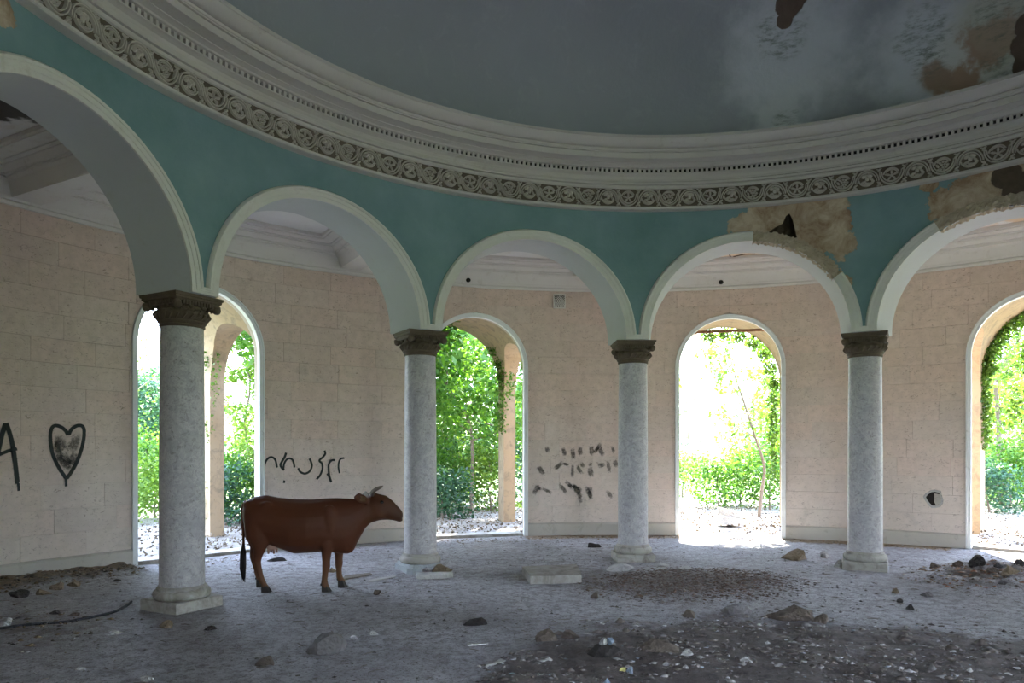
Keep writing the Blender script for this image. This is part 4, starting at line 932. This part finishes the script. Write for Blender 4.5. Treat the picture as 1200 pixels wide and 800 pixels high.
rock('rock', 936, 728, 58, 18, M_ROCK_B, 23, 'large flat brown rock at the edge of the dirt below the leaf pile', 'rock', .6)
rock('rock', 965, 731, 22, 10, M_ROCK_B, 33, 'small brown rock leaning on the large flat brown rock', 'rock')
rock('rock', 865, 721, 34, 12, M_ROCK_G, 14, 'rounded grey stone beside the large flat brown rock', 'rock', .5)
rock('rock', 934, 655, 27, 12, M_ROCK_T, 57, 'tan crumbly rock between the sunlit doorway and a column', 'rock', .8)
rock('rock', 641, 754, 25, 14, M_ROCK_B, 6, 'brown lump at the edge of the dirt, the larger of a pair', 'rock')
rock('rock', 668, 748, 22, 10, M_ROCK_B, 7, 'brown flattened lump at the edge of the dirt, the smaller of a pair', 'rock')
rock('rock', 709, 772, 38, 10, M_DARK, 8, 'dark flat stone carrying two pale pebbles', 'rock', .7)
rock('rock', 768, 770, 46, 15, M_ROCK_B, 9, 'split brown rock lying in the rubble near the blue pebble', 'rock', .5)
rock('rock', 808, 705 + 17, 14, 9, M_ROCK_B, 10, 'small brown cube-like stone just below the leaf pile', 'rock')
rock('rock', 986, 664, 13, 9, M_ROCK_W, 11, 'pale stone chunk beside the plinth next to the sunlit doorway', 'rock')
rock('rock', 967, 653, 9, 8, M_ROCK_W, 12, 'small pale stone behind the chunk by the plinth', 'rock')
rock('rock', 1051, 695, 8, 6, M_ROCK_T, 13, 'small tan stone on pale floor, beside the dark stones', 'rock')
rock('rock', 1089, 699, 12, 6, M_ROCK_G, 14, 'small grey-green stone on pale floor', 'rock')
rock('rock', 1056, 706, 8, 4, M_DARK, 15, 'small flat dark stone on the pale floor between two tan and dark stones', 'rock')
rock('rock', 1069, 714, 10, 6, M_DARK, 16, 'dark lump on pale floor, nearest the rubble', 'rock')
rock('rock', 697, 547 + 154, 9, 7, M_ROCK_B, 17, 'small brown cube of stone in front of the concrete slab', 'rock')
rock('rock', 441, 696, 9, 6, M_ROCK_B, 18, 'small brown stone between the cow and the broken plinth', 'rock')
rock('rock', 194, 736, 15, 8, M_ROCK_T, 19, 'tan stone on the floor in front of the square plinth', 'rock')
rock('rock', 245, 738, 14, 5, M_DARK, 20, 'flat dark scrap in front of the square plinth', 'scrap')
rock('rock', 307, 778, 22, 10, M_ROCK_B, 21, 'crumbled brown clod near the lone grey rock', 'rock')
rock('rock', 388, 670, 9, 6, M_ROCK_T, 23, "tan stone on the floor between the cow's front legs", 'rock')
rock('dung_pat', 561, 733, 27, 7, M_DARK, 24, 'black dung pat on the bare floor', 'dung')
rock('dung_pat', 324, 657, 22, 4, M_DARK, 25, "flat dark dung pat on the floor behind the cow's belly", 'dung')
rock('burnt_brick', 695, 641, 16, 6, M_DARK, 26, 'dark burnt brick lying near the wall with scribbles', 'brick', .5)
rock('plaster_chunk', 729, 669, 32, 9, M_ROCK_W, 27, 'long white plaster chunk in front of the plinth by the leaf pile', 'rubble', .4)
rock('plaster_chunk', 776, 663, 18, 4, M_ROCK_W, 28, 'flat white plaster chip beside the plinth by the leaf pile', 'rubble')
rock('plaster_chunk', 515, 671, 24, 10, M_ROCK_T, 29, 'crumbled tan plaster lump against the broken plinth', 'rubble')
rock('plaster_chunk', 498, 671, 16, 6, M_ROCK_W, 30, 'white plaster lump between the broken plinth and the white board', 'rubble')
for k, (u, v, w_, h_, m_) in enumerate([(1098, 668, 14, 8, M_ROCK_B), (1124, 670, 12, 7, M_ROCK_B), (1150, 672, 16, 11, M_DARK), (1172, 670, 12, 7, M_DARK), (1196, 673, 14, 9, M_DARK), (1165, 681, 14, 7, M_ROCK_B), (1188, 684, 20, 9, M_ROCK_T), (1145, 684, 10, 5, M_ROCK_W), (1178, 690, 12, 7, M_ROCK_G)]):
    rock('rubble_clod', u, v, w_, h_, m_, 40 + k, 'clod in the brown rubble heap below the ivy-covered doorway', 'rubble', group='clods in the rubble heap')
for k, (u, v, w_, h_, m_) in enumerate([(20, 700, 22, 9, M_DARK), (45, 697, 18, 7, M_ROCK_T), (66, 690, 16, 8, M_ROCK_T), (85, 686, 14, 7, M_ROCK_T), (62, 720, 12, 5, M_DARK), (84, 722, 14, 4, M_ROCK_B), (135, 681, 12, 3, M_DARK)]):
    rock('dirt_clod', u, v, w_, h_, m_, 60 + k, 'clod of soil along the foot of the graffitied wall', 'soil', group='clods below the heart graffiti')
rock('pebble', 739.5, 790, 8, 8, M_BLUEP, 70, 'round pale blue pebble in the rubble beside a yellow scrap', 'pebble', 1)
rock('yellow_scrap', 731, 788, 8, 5, M_YEL, 71, 'crumpled yellow scrap beside the pale blue pebble', 'scrap', .7)
rock('pebble', 711.5, 802, 8, 7, M_BLUEP, 72, 'pale blue pebble at the very front of the rubble', 'pebble', 1)
rock('crumpled_plastic', 4, 737, 14, 12, M_ROCK_W, 75, 'crumpled white plastic beside the black cable', 'litter', .8)
x_, y_, t_ = floor_at(709, 771)
for k, du in enumerate((-1, 8)):
    o = rock('pebble', 708 + du, 769, 9, 6, M_BLUEP if k else M_ROCK_W, 73 + k, 'smooth pale pebble sitting on the dark flat stone', 'pebble', 1, 'pebbles on the dark stone'); o.location.z += .075
for k, (u, v, w_, h_) in enumerate([(132, 744, 20, 5), (92, 784, 12, 4), (168, 796, 15, 5), (413, 748, 11, 5), (110 / 3 + 400, 743.5, 11, 5), (630 + 13, 775, 9, 4), (806, 772, 14, 7), (781, 782, 10, 4), (985 - 110, 779, 12, 5)]):
    rock('white_chip', u, v, w_, h_, M_ROCK_W, 80 + k, 'small white plaster chip lying loose on the floor', 'chip', .6, 'white chips on the floor')
def slab(name, corners, h, mat, label, cat, seed=0, lift=0.0, par=None):
    pts = [floor_at(u, v)[:2] for u, v in corners]; r2 = random.Random(seed); loop = []
    for i, p in enumerate(pts):
        q_ = pts[(i + 1) % len(pts)]
        for k in range(4): t = k / 4; loop.append((p[0] + (q_[0] - p[0]) * t + r2.uniform(-.008, .008), p[1] + (q_[1] - p[1]) * t + r2.uniform(-.008, .008)))
    cx_ = sum(p[0] for p in loop) / len(loop); cy_ = sum(p[1] for p in loop) / len(loop); z0 = float(fz(cx_, cy_)) + lift
    mb = MB(); mb.rings([[(x - cx_, y - cy_, -.02) for x, y in loop], [(x - cx_, y - cy_, h - .008) for x, y in loop], [((x - cx_) * .985, (y - cy_) * .97, h) for x, y in loop]])
    o = mb.build(name, mat); o.location = (cx_, cy_, z0); return tag(o, label, cat)
slab('concrete_slab', [(622, 684), (682, 682.5), (676, 669), (612, 672)], .10, M_CONC, 'thick weathered concrete slab lying on the floor between two columns', 'slab', 1)
slab('pale_board', [(490, 678.5), (531, 676.5), (530, 674), (487, 675)], .055, M_WOODP, 'short white board lying in front of the broken plinth', 'board', 2)
slab('grey_board', [(400, 680), (436, 674), (434, 672.5), (404, 675.5)], .02, M_WOODG, "dark thin board lying between the cow's forelegs and a column", 'board', 3)
slab('grey_board', [(432, 682), (464, 676), (462, 674.5), (433, 679.5)], .012, M_WOODP, 'pale thin board lying next to the dark board by the cow', 'board', 4)
slab('wood_offcut', [(569, 783), (592, 776), (589, 774), (572, 780)], .015, M_WOODP, 'pale stick-like offcut at the edge of the dirt', 'offcut', 5)
slab('wood_offcut', [(548, 756.5), (572, 755), (571, 754), (548, 755)], .012, M_WOODP, 'thin pale stick on the bare floor by the dirt', 'offcut', 6)
slab('tile_fragment', [(800, 671), (795, 667), (806, 665), (812, 669)], .012, M_ROCK_W, 'flat pale tile fragment near the leaf pile', 'tile', 7)
pts = []
for u, v in ((-60, 745), (0, 738), (40, 734), (75, 730), (110, 724), (135, 717), (150, 709), (154, 705.5)):
    x_, y_, t_ = floor_at(u, v); pts.append((x_, y_, float(fz(x_, y_)) + .014))
mb = MB(); mb.tube(smooth_path(pts, 5), .013, 8); tag(mb.build('black_cable', M_RUBBER), 'long black cable lying curved on the floor towards the square plinth', 'cable')
# concrete chunks just outside doorway C
def outside_block(u, t, sx_, sy_, sz_, rz, ry, label):
    x_, y_ = at_t(u, t); mb = MB(); b_ = chipped_box(1, 0, 1, 9); o = mesh('concrete_block', [(p[0] * sx_, p[1] * sy_, p[2] * sz_) for p in b_.v], b_.f, M_ROCK_W); o.location = (x_, y_, float(gz(np.array(x_), np.array(y_))) + .02); o.rotation_euler = (0, ry, rz); return tag(o, label, 'block')
outside_block(856, 15.3, .24, .2, .16, .4, .2, 'pale concrete block in the sun outside the doorway with the bar, the lower')
o = outside_block(853, 15.5, .24, .16, .14, -.2, .25, 'pale concrete block in the sun outside the doorway with the bar, the upper'); o.location.z += .17

# loose debris nobody could count
def chips(name, n, dens, smin, smax, cols, seed, label, leafy=0.0, zone=(-9, 9, -4.4, 9), flat=.45):
    g2 = np.random.default_rng(seed); X, Y = [], []
    while sum(len(a_) for a_ in X) < n:
        x = g2.uniform(zone[0], zone[1], 20000); y = g2.uniform(zone[2], zone[3], 20000); ok = (g2.random(20000) < dens(x, y)) & (np.hypot(x, y) < 8.95)
        for kc in range(12): pc = P(RC, AZ0 - 30 * kc); ok &= np.hypot(x - pc[0], y - pc[1]) > .37
        X.append(x[ok]); Y.append(y[ok])
    x = np.concatenate(X)[:n]; y = np.concatenate(Y)[:n]; z = fz(x, y); s = smin + (smax - smin) * g2.random(n) ** 3
    O = np.array([(1, 0, 0), (0, 1, 0), (-1, 0, 0), (0, -1, 0), (0, 0, 1), (0, 0, -.4)], float)[None] * (1 + g2.uniform(-.45, .35, (n, 6, 1)))
    O[:, :, 2] *= flat * g2.uniform(.4, 1.2, (n, 1)); O[:, :, 1] *= g2.uniform(.5, 1, (n, 1))
    a_ = g2.uniform(0, 6.28, n); ca_, sa_ = np.cos(a_)[:, None], np.sin(a_)[:, None]
    xx = (O[:, :, 0] * ca_ - O[:, :, 1] * sa_) * s[:, None] + x[:, None]; yy = (O[:, :, 0] * sa_ + O[:, :, 1] * ca_) * s[:, None] + y[:, None]; zz_ = O[:, :, 2] * s[:, None] + z[:, None] + s[:, None] * .1
    V = np.stack([xx, yy, zz_], -1).reshape(-1, 3)
    T = np.array([(0, 1, 4), (1, 2, 4), (2, 3, 4), (3, 0, 4), (1, 0, 5), (2, 1, 5), (3, 2, 5), (0, 3, 5)]); Fq = (np.arange(n)[:, None, None] * 6 + T[None]).reshape(-1, 3)
    cc = np.array(cols)[g2.integers(0, len(cols), n)] * g2.uniform(.7, 1.15, (n, 1)); return tag(fast(name, V, Fq, M_CHIP, col=np.repeat(cc, 6, 0)), label, 'debris', kind='stuff')
GR = [(.30, .28, .26), (.22, .19, .17), (.42, .40, .38), (.16, .13, .11), (.12, .10, .085)]
def den_dirt(x, y):
    d = masks(x, y)[0]; return np.clip(d, 0, 1) * (.25 + .75 * np.clip((fbm(x * 2, y * 2, 12) - .3) * 3, 0, 1)) * np.clip(1.6 - np.hypot(x - CX, y - CY) / 9, .2, 1)
chips('rubble_gravel', 9500, den_dirt, .006, .045, GR + [(.20, .18, .17), (.10, .08, .07), (.13, .11, .10)], 21, 'dirt and broken rubble spread over the floor', zone=(-4, 7, -4, 5))
chips('rubble_gravel', 620, den_dirt, .008, .036, [(.46, .46, .48), (.34, .38, .40), (.50, .48, .46), (.28, .34, .34)], 22, 'pale plaster crumbs scattered through the dirt', zone=(-4, 7, -4, 5), flat=.25)
chips('rubble_gravel', 900, den_dirt, .020, .065, [(.13, .105, .09), (.17, .14, .12), (.10, .08, .07), (.22, .2, .185)], 29, 'brown clods lying in the dirt of the floor', zone=(-4, 7, -4, 5), flat=.6)
chips('floor_grit', 9000, lambda x, y: np.clip((fbm(x * .9, y * .9, 31) - .35) * 3, .05, 1), .005, .026, [(.24, .22, .2), (.16, .14, .12), (.10, .085, .075), (.36, .34, .33)], 23, 'thin grit scattered over the pale floor')
chips('leaf_pile', 7000, lambda x, y: np.clip(masks(x, y)[1] * 1.6, 0, 1), .010, .036, [(.13, .085, .06), (.19, .12, .085), (.24, .20, .17), (.09, .065, .05), (.34, .31, .29), (.16, .13, .115)], 24, 'low heap of dead leaves and chips near a plinth', flat=.35)
chips('rubble_heap', 1300, lambda x, y: np.clip(masks(x, y)[2] * 1.6, 0, 1), .010, .05, [(.20, .13, .08), (.28, .19, .12), (.12, .09, .07), (.40, .36, .32), (.30, .15, .10)], 25, 'brown rubble heap on the floor towards the ivy-covered doorway')
chips('soil_strip', 1700, lambda x, y: np.clip(masks(x, y)[4] * 1.2 + masks(x, y)[3] * .35, 0, 1), .008, .045, [(.16, .11, .06), (.22, .155, .09), (.10, .08, .06), (.30, .25, .2), (.06, .055, .05)], 26, 'soil and refuse strewn along the foot of the graffitied wall', zone=(-9, -3, -1, 7))
chips('wall_foot_crumbs', 1300, lambda x, y: np.clip(masks(x, y)[6] * .8, 0, 1), .008, .035, [(.40, .28, .17), (.30, .20, .12), (.5, .45, .38), (.2, .15, .1)], 27, 'ochre crumbs fallen along the foot of the stone wall')
chips('threshold_litter', 1700, lambda x, y: np.clip((np.hypot(x, y) - 8.0) / .8, 0, 1) * np.clip(1 - np.abs(((np.degrees(np.arctan2(y, x)) - DOORS[0] + 15) % 30) - 15) / 7, 0, 1), .008, .035, [(.30, .24, .18), (.42, .38, .33), (.2, .14, .09), (.55, .52, .47)], 28, 'leaf litter and chips around the doorways', zone=(-9, 9, 2, 9))

g2 = random.Random(91); mb = MB()
for k in range(520):                                     # twigs and straws
    a_ = g2.uniform(.1, 3.0); r_ = g2.uniform(.5, 8.8) if k % 3 else g2.uniform(2, 5); u = g2.uniform(-40, 1240); v = Y0 + F * EYE / g2.uniform(5.0, 12.8)
    x_, y_, t_ = floor_at(u, v)
    if math.hypot(x_, y_) > 8.8 or abs(math.hypot(x_, y_) - RC) < .45: continue
    L = g2.uniform(.03, .13); q_ = g2.uniform(0, 6.28); z_ = float(fz(x_, y_)) + .008
    mb.tube([(x_, y_, z_), (x_ + L * .5 * math.cos(q_) + g2.uniform(-.01, .01), y_ + L * .5 * math.sin(q_), z_ + .004), (x_ + L * math.cos(q_), y_ + L * math.sin(q_), z_)], [.003, .004, .002], 4)
tag(mb.build('twig_litter', M_WOODG), 'thin twigs and straws scattered over the floor', 'twigs', kind='stuff')
# ------------------------------------------------------------------ vegetation
def leaves(P0, size, g2, droop=.3, aspect=.55):
    n = len(P0); s = size * g2.uniform(.6, 1.35, n)[:, None]
    d = g2.normal(0, 1, (n, 3)); d[:, 2] = d[:, 2] * .6 - droop; d /= np.linalg.norm(d, axis=1)[:, None]
    k = g2.normal(0, 1, (n, 3)); w = np.cross(d, k); w /= np.linalg.norm(w, axis=1)[:, None] + 1e-9
    nn_ = np.cross(d, w)
    V = np.stack([P0, P0 + d * s * .45 + w * s * aspect * .5 + nn_ * s * .08, P0 + d * s, P0 + d * s * .45 - w * s * aspect * .5 + nn_ * s * .08], 1).reshape(-1, 3)
    Fq = np.arange(4 * n).reshape(n, 4); c_ = np.repeat(g2.random(n), 4)[:, None].repeat(3, 1); return V, Fq, c_
def clump(g2, cen, rad_, n):
    d = g2.normal(0, 1, (n, 3)); d /= np.linalg.norm(d, axis=1)[:, None]; return np.array(cen) + d * (g2.random(n)[:, None] ** .45) * np.array(rad_)
def plant(name, x, y, h, spread, label, cat, seed, nb=9, nl=2600, ls=.11, mat=None, trunk=.06, crown0=.3, group=None, path=None, clr=.33, droop=.3):
    g2 = np.random.default_rng(seed); z0 = float(gz(np.array(x), np.array(y))) - .05; e = tag(empty(name, (x, y, z0)), label, cat, group)
    mb = MB(); tips = []
    if path is None:
        lean = g2.normal(0, .05, 2) * h; path = [(lean[0] * (k / 5) ** 1.5 + g2.normal(0, .02) * h * (k > 0), lean[1] * (k / 5) ** 1.5 + g2.normal(0, .02) * h * (k > 0), h * .92 * k / 5) for k in range(6)]
    sp_ = smooth_path([tuple(map(float, p)) for p in path], 3); m = len(sp_); mb.tube(sp_, [trunk * (1 - .8 * i / (m - 1)) for i in range(m)], 7)
    for b in range(nb):
        f_ = crown0 + (1 - crown0) * (b + .5) / nb; i = min(int(f_ * (m - 1)), m - 1); p = Vector(sp_[i]); a_ = b * 2.4 + g2.uniform(-.5, .5); L = spread * (1.05 - .55 * f_) * g2.uniform(.7, 1.15)
        q_ = p + Vector((math.cos(a_) * L, math.sin(a_) * L, L * g2.uniform(.25, .8))); md_ = (p + q_) / 2 + Vector((0, 0, -.06 * L))
        mb.tube([p, md_, q_], [trunk * .45 * (1 - .7 * f_), trunk * .3 * (1 - .7 * f_), trunk * .08], 5); tips += [q_, md_]
    tips.append(Vector(sp_[-1])); mb.build('trunk', M_BARK, e, smooth=True)
    per = max(nl // len(tips), 20); P0 = np.concatenate([clump(g2, t, (spread * clr, spread * clr, spread * clr * .75), per) for t in tips]); P0[:, 2] = np.maximum(P0[:, 2], .04)
    V, Fq, c_ = leaves(P0, ls, g2, droop); tag(fast('foliage', V, Fq, mat or M_LEAF, e, col=c_), kind='stuff'); return e
def shrub(u, t, h, spread, label, seed, mat=None, nl=2200, ls=.10, group=None):
    x, y = at_t(u, t); return plant('shrub', x, y, h, spread, label, 'shrub', seed, 10, nl, ls, mat, .03, .05, group, clr=.5)
def tree(u, t, h, spread, label, seed, mat=None, nl=5200, ls=.14, crown0=.3, nb=13, trunk=.09, group=None, path=None, clr=.33, name='tree'):
    x, y = at_t(u, t); return plant(name, x, y, h, spread, label, 'tree', seed, nb, nl, ls, mat, trunk, crown0, group, path, clr)
# doorway behind the cow (A)
for k, (u, t, h, s_, m_) in enumerate([(158, 16.4, 1.5, .9, M_LEAF2), (182, 17.6, 1.9, 1.0, M_LEAF), (206, 19.0, 2.2, 1.2, M_LEAF2), (252, 15.6, 1.3, .8, M_LEAFD), (275, 16.6, 1.4, .9, M_LEAF), (295, 17.6, 1.9, 1.0, M_LEAF2), (140, 18.0, 2.4, 1.2, M_LEAF)]):
    shrub(u, t, h, s_, ('yellow-green shrub by the jamb next to the heart graffiti', 'fresh green shrub between the heart wall and the nearest column', 'tall yellow-green shrub half hidden by the column', 'dark blue-green bush at the foot of the porch pier behind the cow', "green shrub under the porch side arch above the cow's rump", 'tall yellow-green shrub seen through the porch side arch', 'tall green shrub largely hidden by the heart wall')[k], 100 + k, m_, group='undergrowth behind the cow')
tree(178, 27, 4.3, 2.3, 'blue-green tree with a rounded crown beyond the doorway behind the cow', 120, M_LEAFD, 6000, .17)
tree(284, 20.5, 6.5, 1.3, 'slender bright green tree seen past the porch pier behind the cow', 121, M_LEAF2, 3600, .13, .2, trunk=.05)
tree(235, 34, 6, 2.8, 'pale tree farther off beyond the doorway behind the cow', 122, M_LEAFHAZE, 5200, .22)
tree(95, 22, 7.5, 2.8, 'tree reaching bare twigs across the doorway behind the cow', 123, M_LEAF, 1500, .12, .35, 16, .12, clr=.4)
# leafy doorway (B)
x_, y_ = at_t(552, 18.2)
tree(552, 18.2, 5.2, 1.7, 'young tree with a bent slim trunk outside the leafy doorway', 130, M_LEAF, 5200, .15, .35, 14, .055, path=[(0, 0, 0), (.03, 0, .9), (.02, .05, 1.9), (-.1, .05, 2.5), (-.6, .1, 3.3), (-.8, .15, 4.2), (-.85, .2, 5.2)])
tree(522, 21, 6.0, 2.0, 'yellow-green tree behind the bent young tree', 131, M_LEAF2, 5600, .15, .15)
tree(585, 22, 6.2, 2.0, 'bright green tree beside the ivy-clad porch pier', 132, M_LEAF, 5600, .15, .12)
tree(545, 27, 8.0, 2.9, 'dense blue-green tree standing behind the young trees', 133, M_LEAFD, 7000, .18, .08)
tree(470, 24, 7.0, 2.4, 'green tree hidden mostly by the wall near the cow', 134, M_LEAF, 4600, .16, .15)
for k, (u, t, h, s_, m_) in enumerate([(520, 16.9, 1.1, .7, M_LEAFD), (540, 19.5, 1.8, 1.0, M_LEAF), (575, 19.0, 1.7, .9, M_LEAF2), (500, 18.5, 1.8, 1.0, M_LEAF), (600, 20, 1.9, 1.0, M_LEAFD), (512, 20.5, 2.2, 1.2, M_LEAFD)]):
    shrub(u, t, h, s_, ('low dark shrub beside the column in the leafy doorway', 'green shrub behind the bent young trunk', 'yellow-green shrub between the bent trunk and the ivy pier', 'green shrub hidden behind the column of the broken plinth', 'dark shrub right behind the ivy-clad porch pier', 'tall dark shrub deep in the leafy doorway')[k], 140 + k, m_, group='undergrowth of the leafy doorway')
# bright doorway (C)
tree(889, 17.6, 4.6, 1.2, 'slim bare-stemmed sapling outside the bright doorway', 150, M_LEAF2, 1200, .12, .45, 9, .05, path=[(0, 0, 0), (.08, 0, .7), (.14, 0, 1.3), (-.08, 0, 2.0), (-.35, .05, 2.9), (-.6, .1, 3.7), (-.75, .1, 4.6)])
for k, (u, t, h, s_, m_) in enumerate([(842, 20.0, 1.3, .9, M_LEAF), (868, 20.8, 1.7, 1.0, M_LEAF2), (902, 19.6, 2.0, 1.0, M_LEAF), (800, 24.0, 1.4, 1.1, M_LEAF2), (915, 21.0, 2.6, 1.2, M_LEAF)]):
    shrub(u, t, h, s_, ('green shrub behind the pale concrete blocks', 'yellow-green shrub between the concrete blocks and the sapling', 'green shrub right behind the sapling stem', 'pale sunlit bush far from the sapling, near the scribbled wall', 'tall green shrub by the jamb next to the sapling')[k], 160 + k, m_, 2000, .11, group='shrubs of the bright doorway')
tree(925, 23, 5.6, 1.5, 'leafy tree at the edge of the bright doorway', 170, M_LEAF2, 4200, .14, .15)
tree(802, 46, 10, 2.6, 'pale hazy conifer far beyond the bright doorway', 171, M_LEAFHAZE, 4200, .28, .1, 22)
tree(835, 58, 7, 3.5, 'pale hazy tree far off on the slope beyond the bright doorway', 172, M_LEAFHAZE, 4200, .35, .1, 16)
tree(775, 38, 6, 2.4, 'pale tree beside the hazy conifer', 173, M_LEAFHAZE, 4200, .24, .1)
tree(880, 44, 5.5, 2.8, 'pale broad tree far beyond the sapling', 174, M_LEAFHAZE, 4200, .25, .1)
# ivy doorway (D)
tree(1172, 19, 6.0, 1.9, 'bright green tree outside the ivy-covered doorway', 180, M_LEAF2, 5200, .14, .15)
tree(1205, 24, 7.5, 2.4, 'tall green tree behind the ivy-covered doorway', 181, M_LEAF, 5200, .16, .12)
tree(1150, 30, 8, 2.8, 'pale tree farther off past the ivy-covered doorway', 182, M_LEAFHAZE, 4600, .2, .1)
tree(1255, 20, 6, 2.0, 'bright green tree beyond the edge of the ivy-covered doorway', 183, M_LEAF2, 3600, .15, .15)
for k, (u, t, h, s_, m_) in enumerate([(1160, 17.4, 1.2, .8, M_LEAFD), (1182, 18.2, 1.5, .9, M_LEAF), (1215, 18.6, 1.7, 1.0, M_LEAF2), (1148, 20.5, 1.7, 1.0, M_LEAF)]):
    shrub(u, t, h, s_, ('dark low shrub at the foot of the ivy pier', 'green shrub below the bright tree of the ivy doorway', 'yellow-green shrub outside the ivy doorway', 'green shrub tucked behind the ivy pier')[k], 190 + k, m_, 2000, .1, group='shrubs of the ivy-covered doorway')
# trees added mostly out of view to shade the first two doorways
plant('tree', -6.4, 14.2, 9.5, 3.6, 'tall shade tree beside the porch of the doorway behind the cow', 'tree', 210, 16, 15000, .23, M_LEAF, .16, .35)
plant('tree', -7.0, 16.0, 8.0, 2.6, 'shade tree close to the tall shade tree', 'tree', 211, 14, 11000, .23, M_LEAF2, .13, .35)
plant('tree', -5.9, 12.1, 7.6, 2.6, 'shade tree leaning over the roof of the porch behind the cow', 'tree', 212, 14, 9000, .22, M_LEAF, .12, .5)
plant('tree', -.4, 15.8, 10.0, 2.3, 'tall added shade tree between the leafy doorway and the bright doorway', 'tree', 213, 16, 9000, .2, M_LEAF2, .13, .3)
# woodland all round
for k in range(26):
    a_ = -60 + k * 11.6 + rnd.uniform(-3, 3); r_ = rnd.uniform(33, 52); x_, y_ = r_ * math.cos(R_(a_)), r_ * math.sin(R_(a_))
    if 62 < a_ < 92: continue
    plant('tree', x_, y_, rnd.uniform(4, 6), rnd.uniform(3, 4.2), 'broad tree in the woodland surrounding the rotunda', 'tree', 300 + k, 12, 2600, .36, (M_LEAFHAZE, M_LEAF, M_LEAF2)[k % 3], .16, .12, 'trees of the surrounding woodland')
# ivy on the porches
def ivy(c0, spots, label, seed, ls=.07):                 # spots: centre (s, y, z), radii, count in the porch's own frame
    g2 = np.random.default_rng(seed); P0 = np.concatenate([clump(g2, c_, r_, n_) for c_, r_, n_ in spots]); V, Fq, c_ = leaves(P0, ls, g2, .5, .8)
    o = fast('ivy', V, Fq, M_IVY, col=c_); o.rotation_euler = (0, 0, R_(c0 - 90)); return tag(o, label, 'ivy')
ivy(DOORS[3], [((-1.25, 11.9, 1.9 + .35 * k), (.16, .24, .3), 300) for k in range(7)] + [((-1.2 * math.cos(t), 11.95, 3.13 + 1.2 * math.sin(t)), (.2, .24, .2), 330) for t in (.1, .35, .6, .85, 1.1, 1.4, 1.7)] + [((-.5, 12.1, 3.4), (.3, .2, .45), 420), ((-.75, 12.1, 2.5), (.2, .2, .5), 330)], 'thick ivy wrapped round the porch pier beyond the holed wall', 401)
ivy(DOORS[1], [((1.22, 11.7, 2.2 + .3 * k), (.12, .28, .26), 130) for k in range(5)] + [((1.22 * math.cos(t), 11.7, 3.13 + 1.22 * math.sin(t)), (.12, .3, .14), 110) for t in (.1, .35, .6)] + [((1.2, 10.9, 3.0), (.08, .3, .3), 110)], 'ivy hanging on the ochre porch pier outside the leafy doorway', 402, .06)
ivy(DOORS[2], [((1.12 * math.cos(t), 12.1, 3.1 + 1.16 * math.sin(t)), (.16, .2, .16), 170) for t in (.0, .3, .6, .9, 1.2, 1.5, 1.8)] + [((1.12, 12.1, 2.7 - .4 * k), (.13, .2, .25), 190 - 20 * k) for k in range(5)], 'ivy trailing round the porch arch outside the bright doorway', 403)
ivy(DOORS[0], [((1.25, 11.75, 2.0), (.08, .22, .3), 60), ((1.2, 11.7, 3.3), (.08, .2, .25), 60), ((1.25, 11.4, 3.0), (.06, .15, .6), 70), ((1.3, 11.9, .6), (.3, .25, .5), 300)], 'sparse ivy on the porch pier behind the cow', 404, .06)
# leaf litter outside
g2 = np.random.default_rng(55); n = 9000; r_ = g2.uniform(9.7, 16, n); a_ = np.radians(g2.uniform(35, 150, n)); x = r_ * np.cos(a_); y = r_ * np.sin(a_)
V, Fq, c_ = leaves(np.stack([x, y, gz(x, y) + .03], 1), .065, g2, .0, .6)
g = G('dead_leaves'); M_DEAD = g.done(g.mix(g.attr('col', 'Fac'), (.07, .048, .03), (.20, .16, .115)), .85)
tag(fast('leaf_litter', V, Fq, M_DEAD, col=c_), 'dead leaves littering the ground outside the doorways', 'leaf litter', kind='stuff')
print('panels', npan)
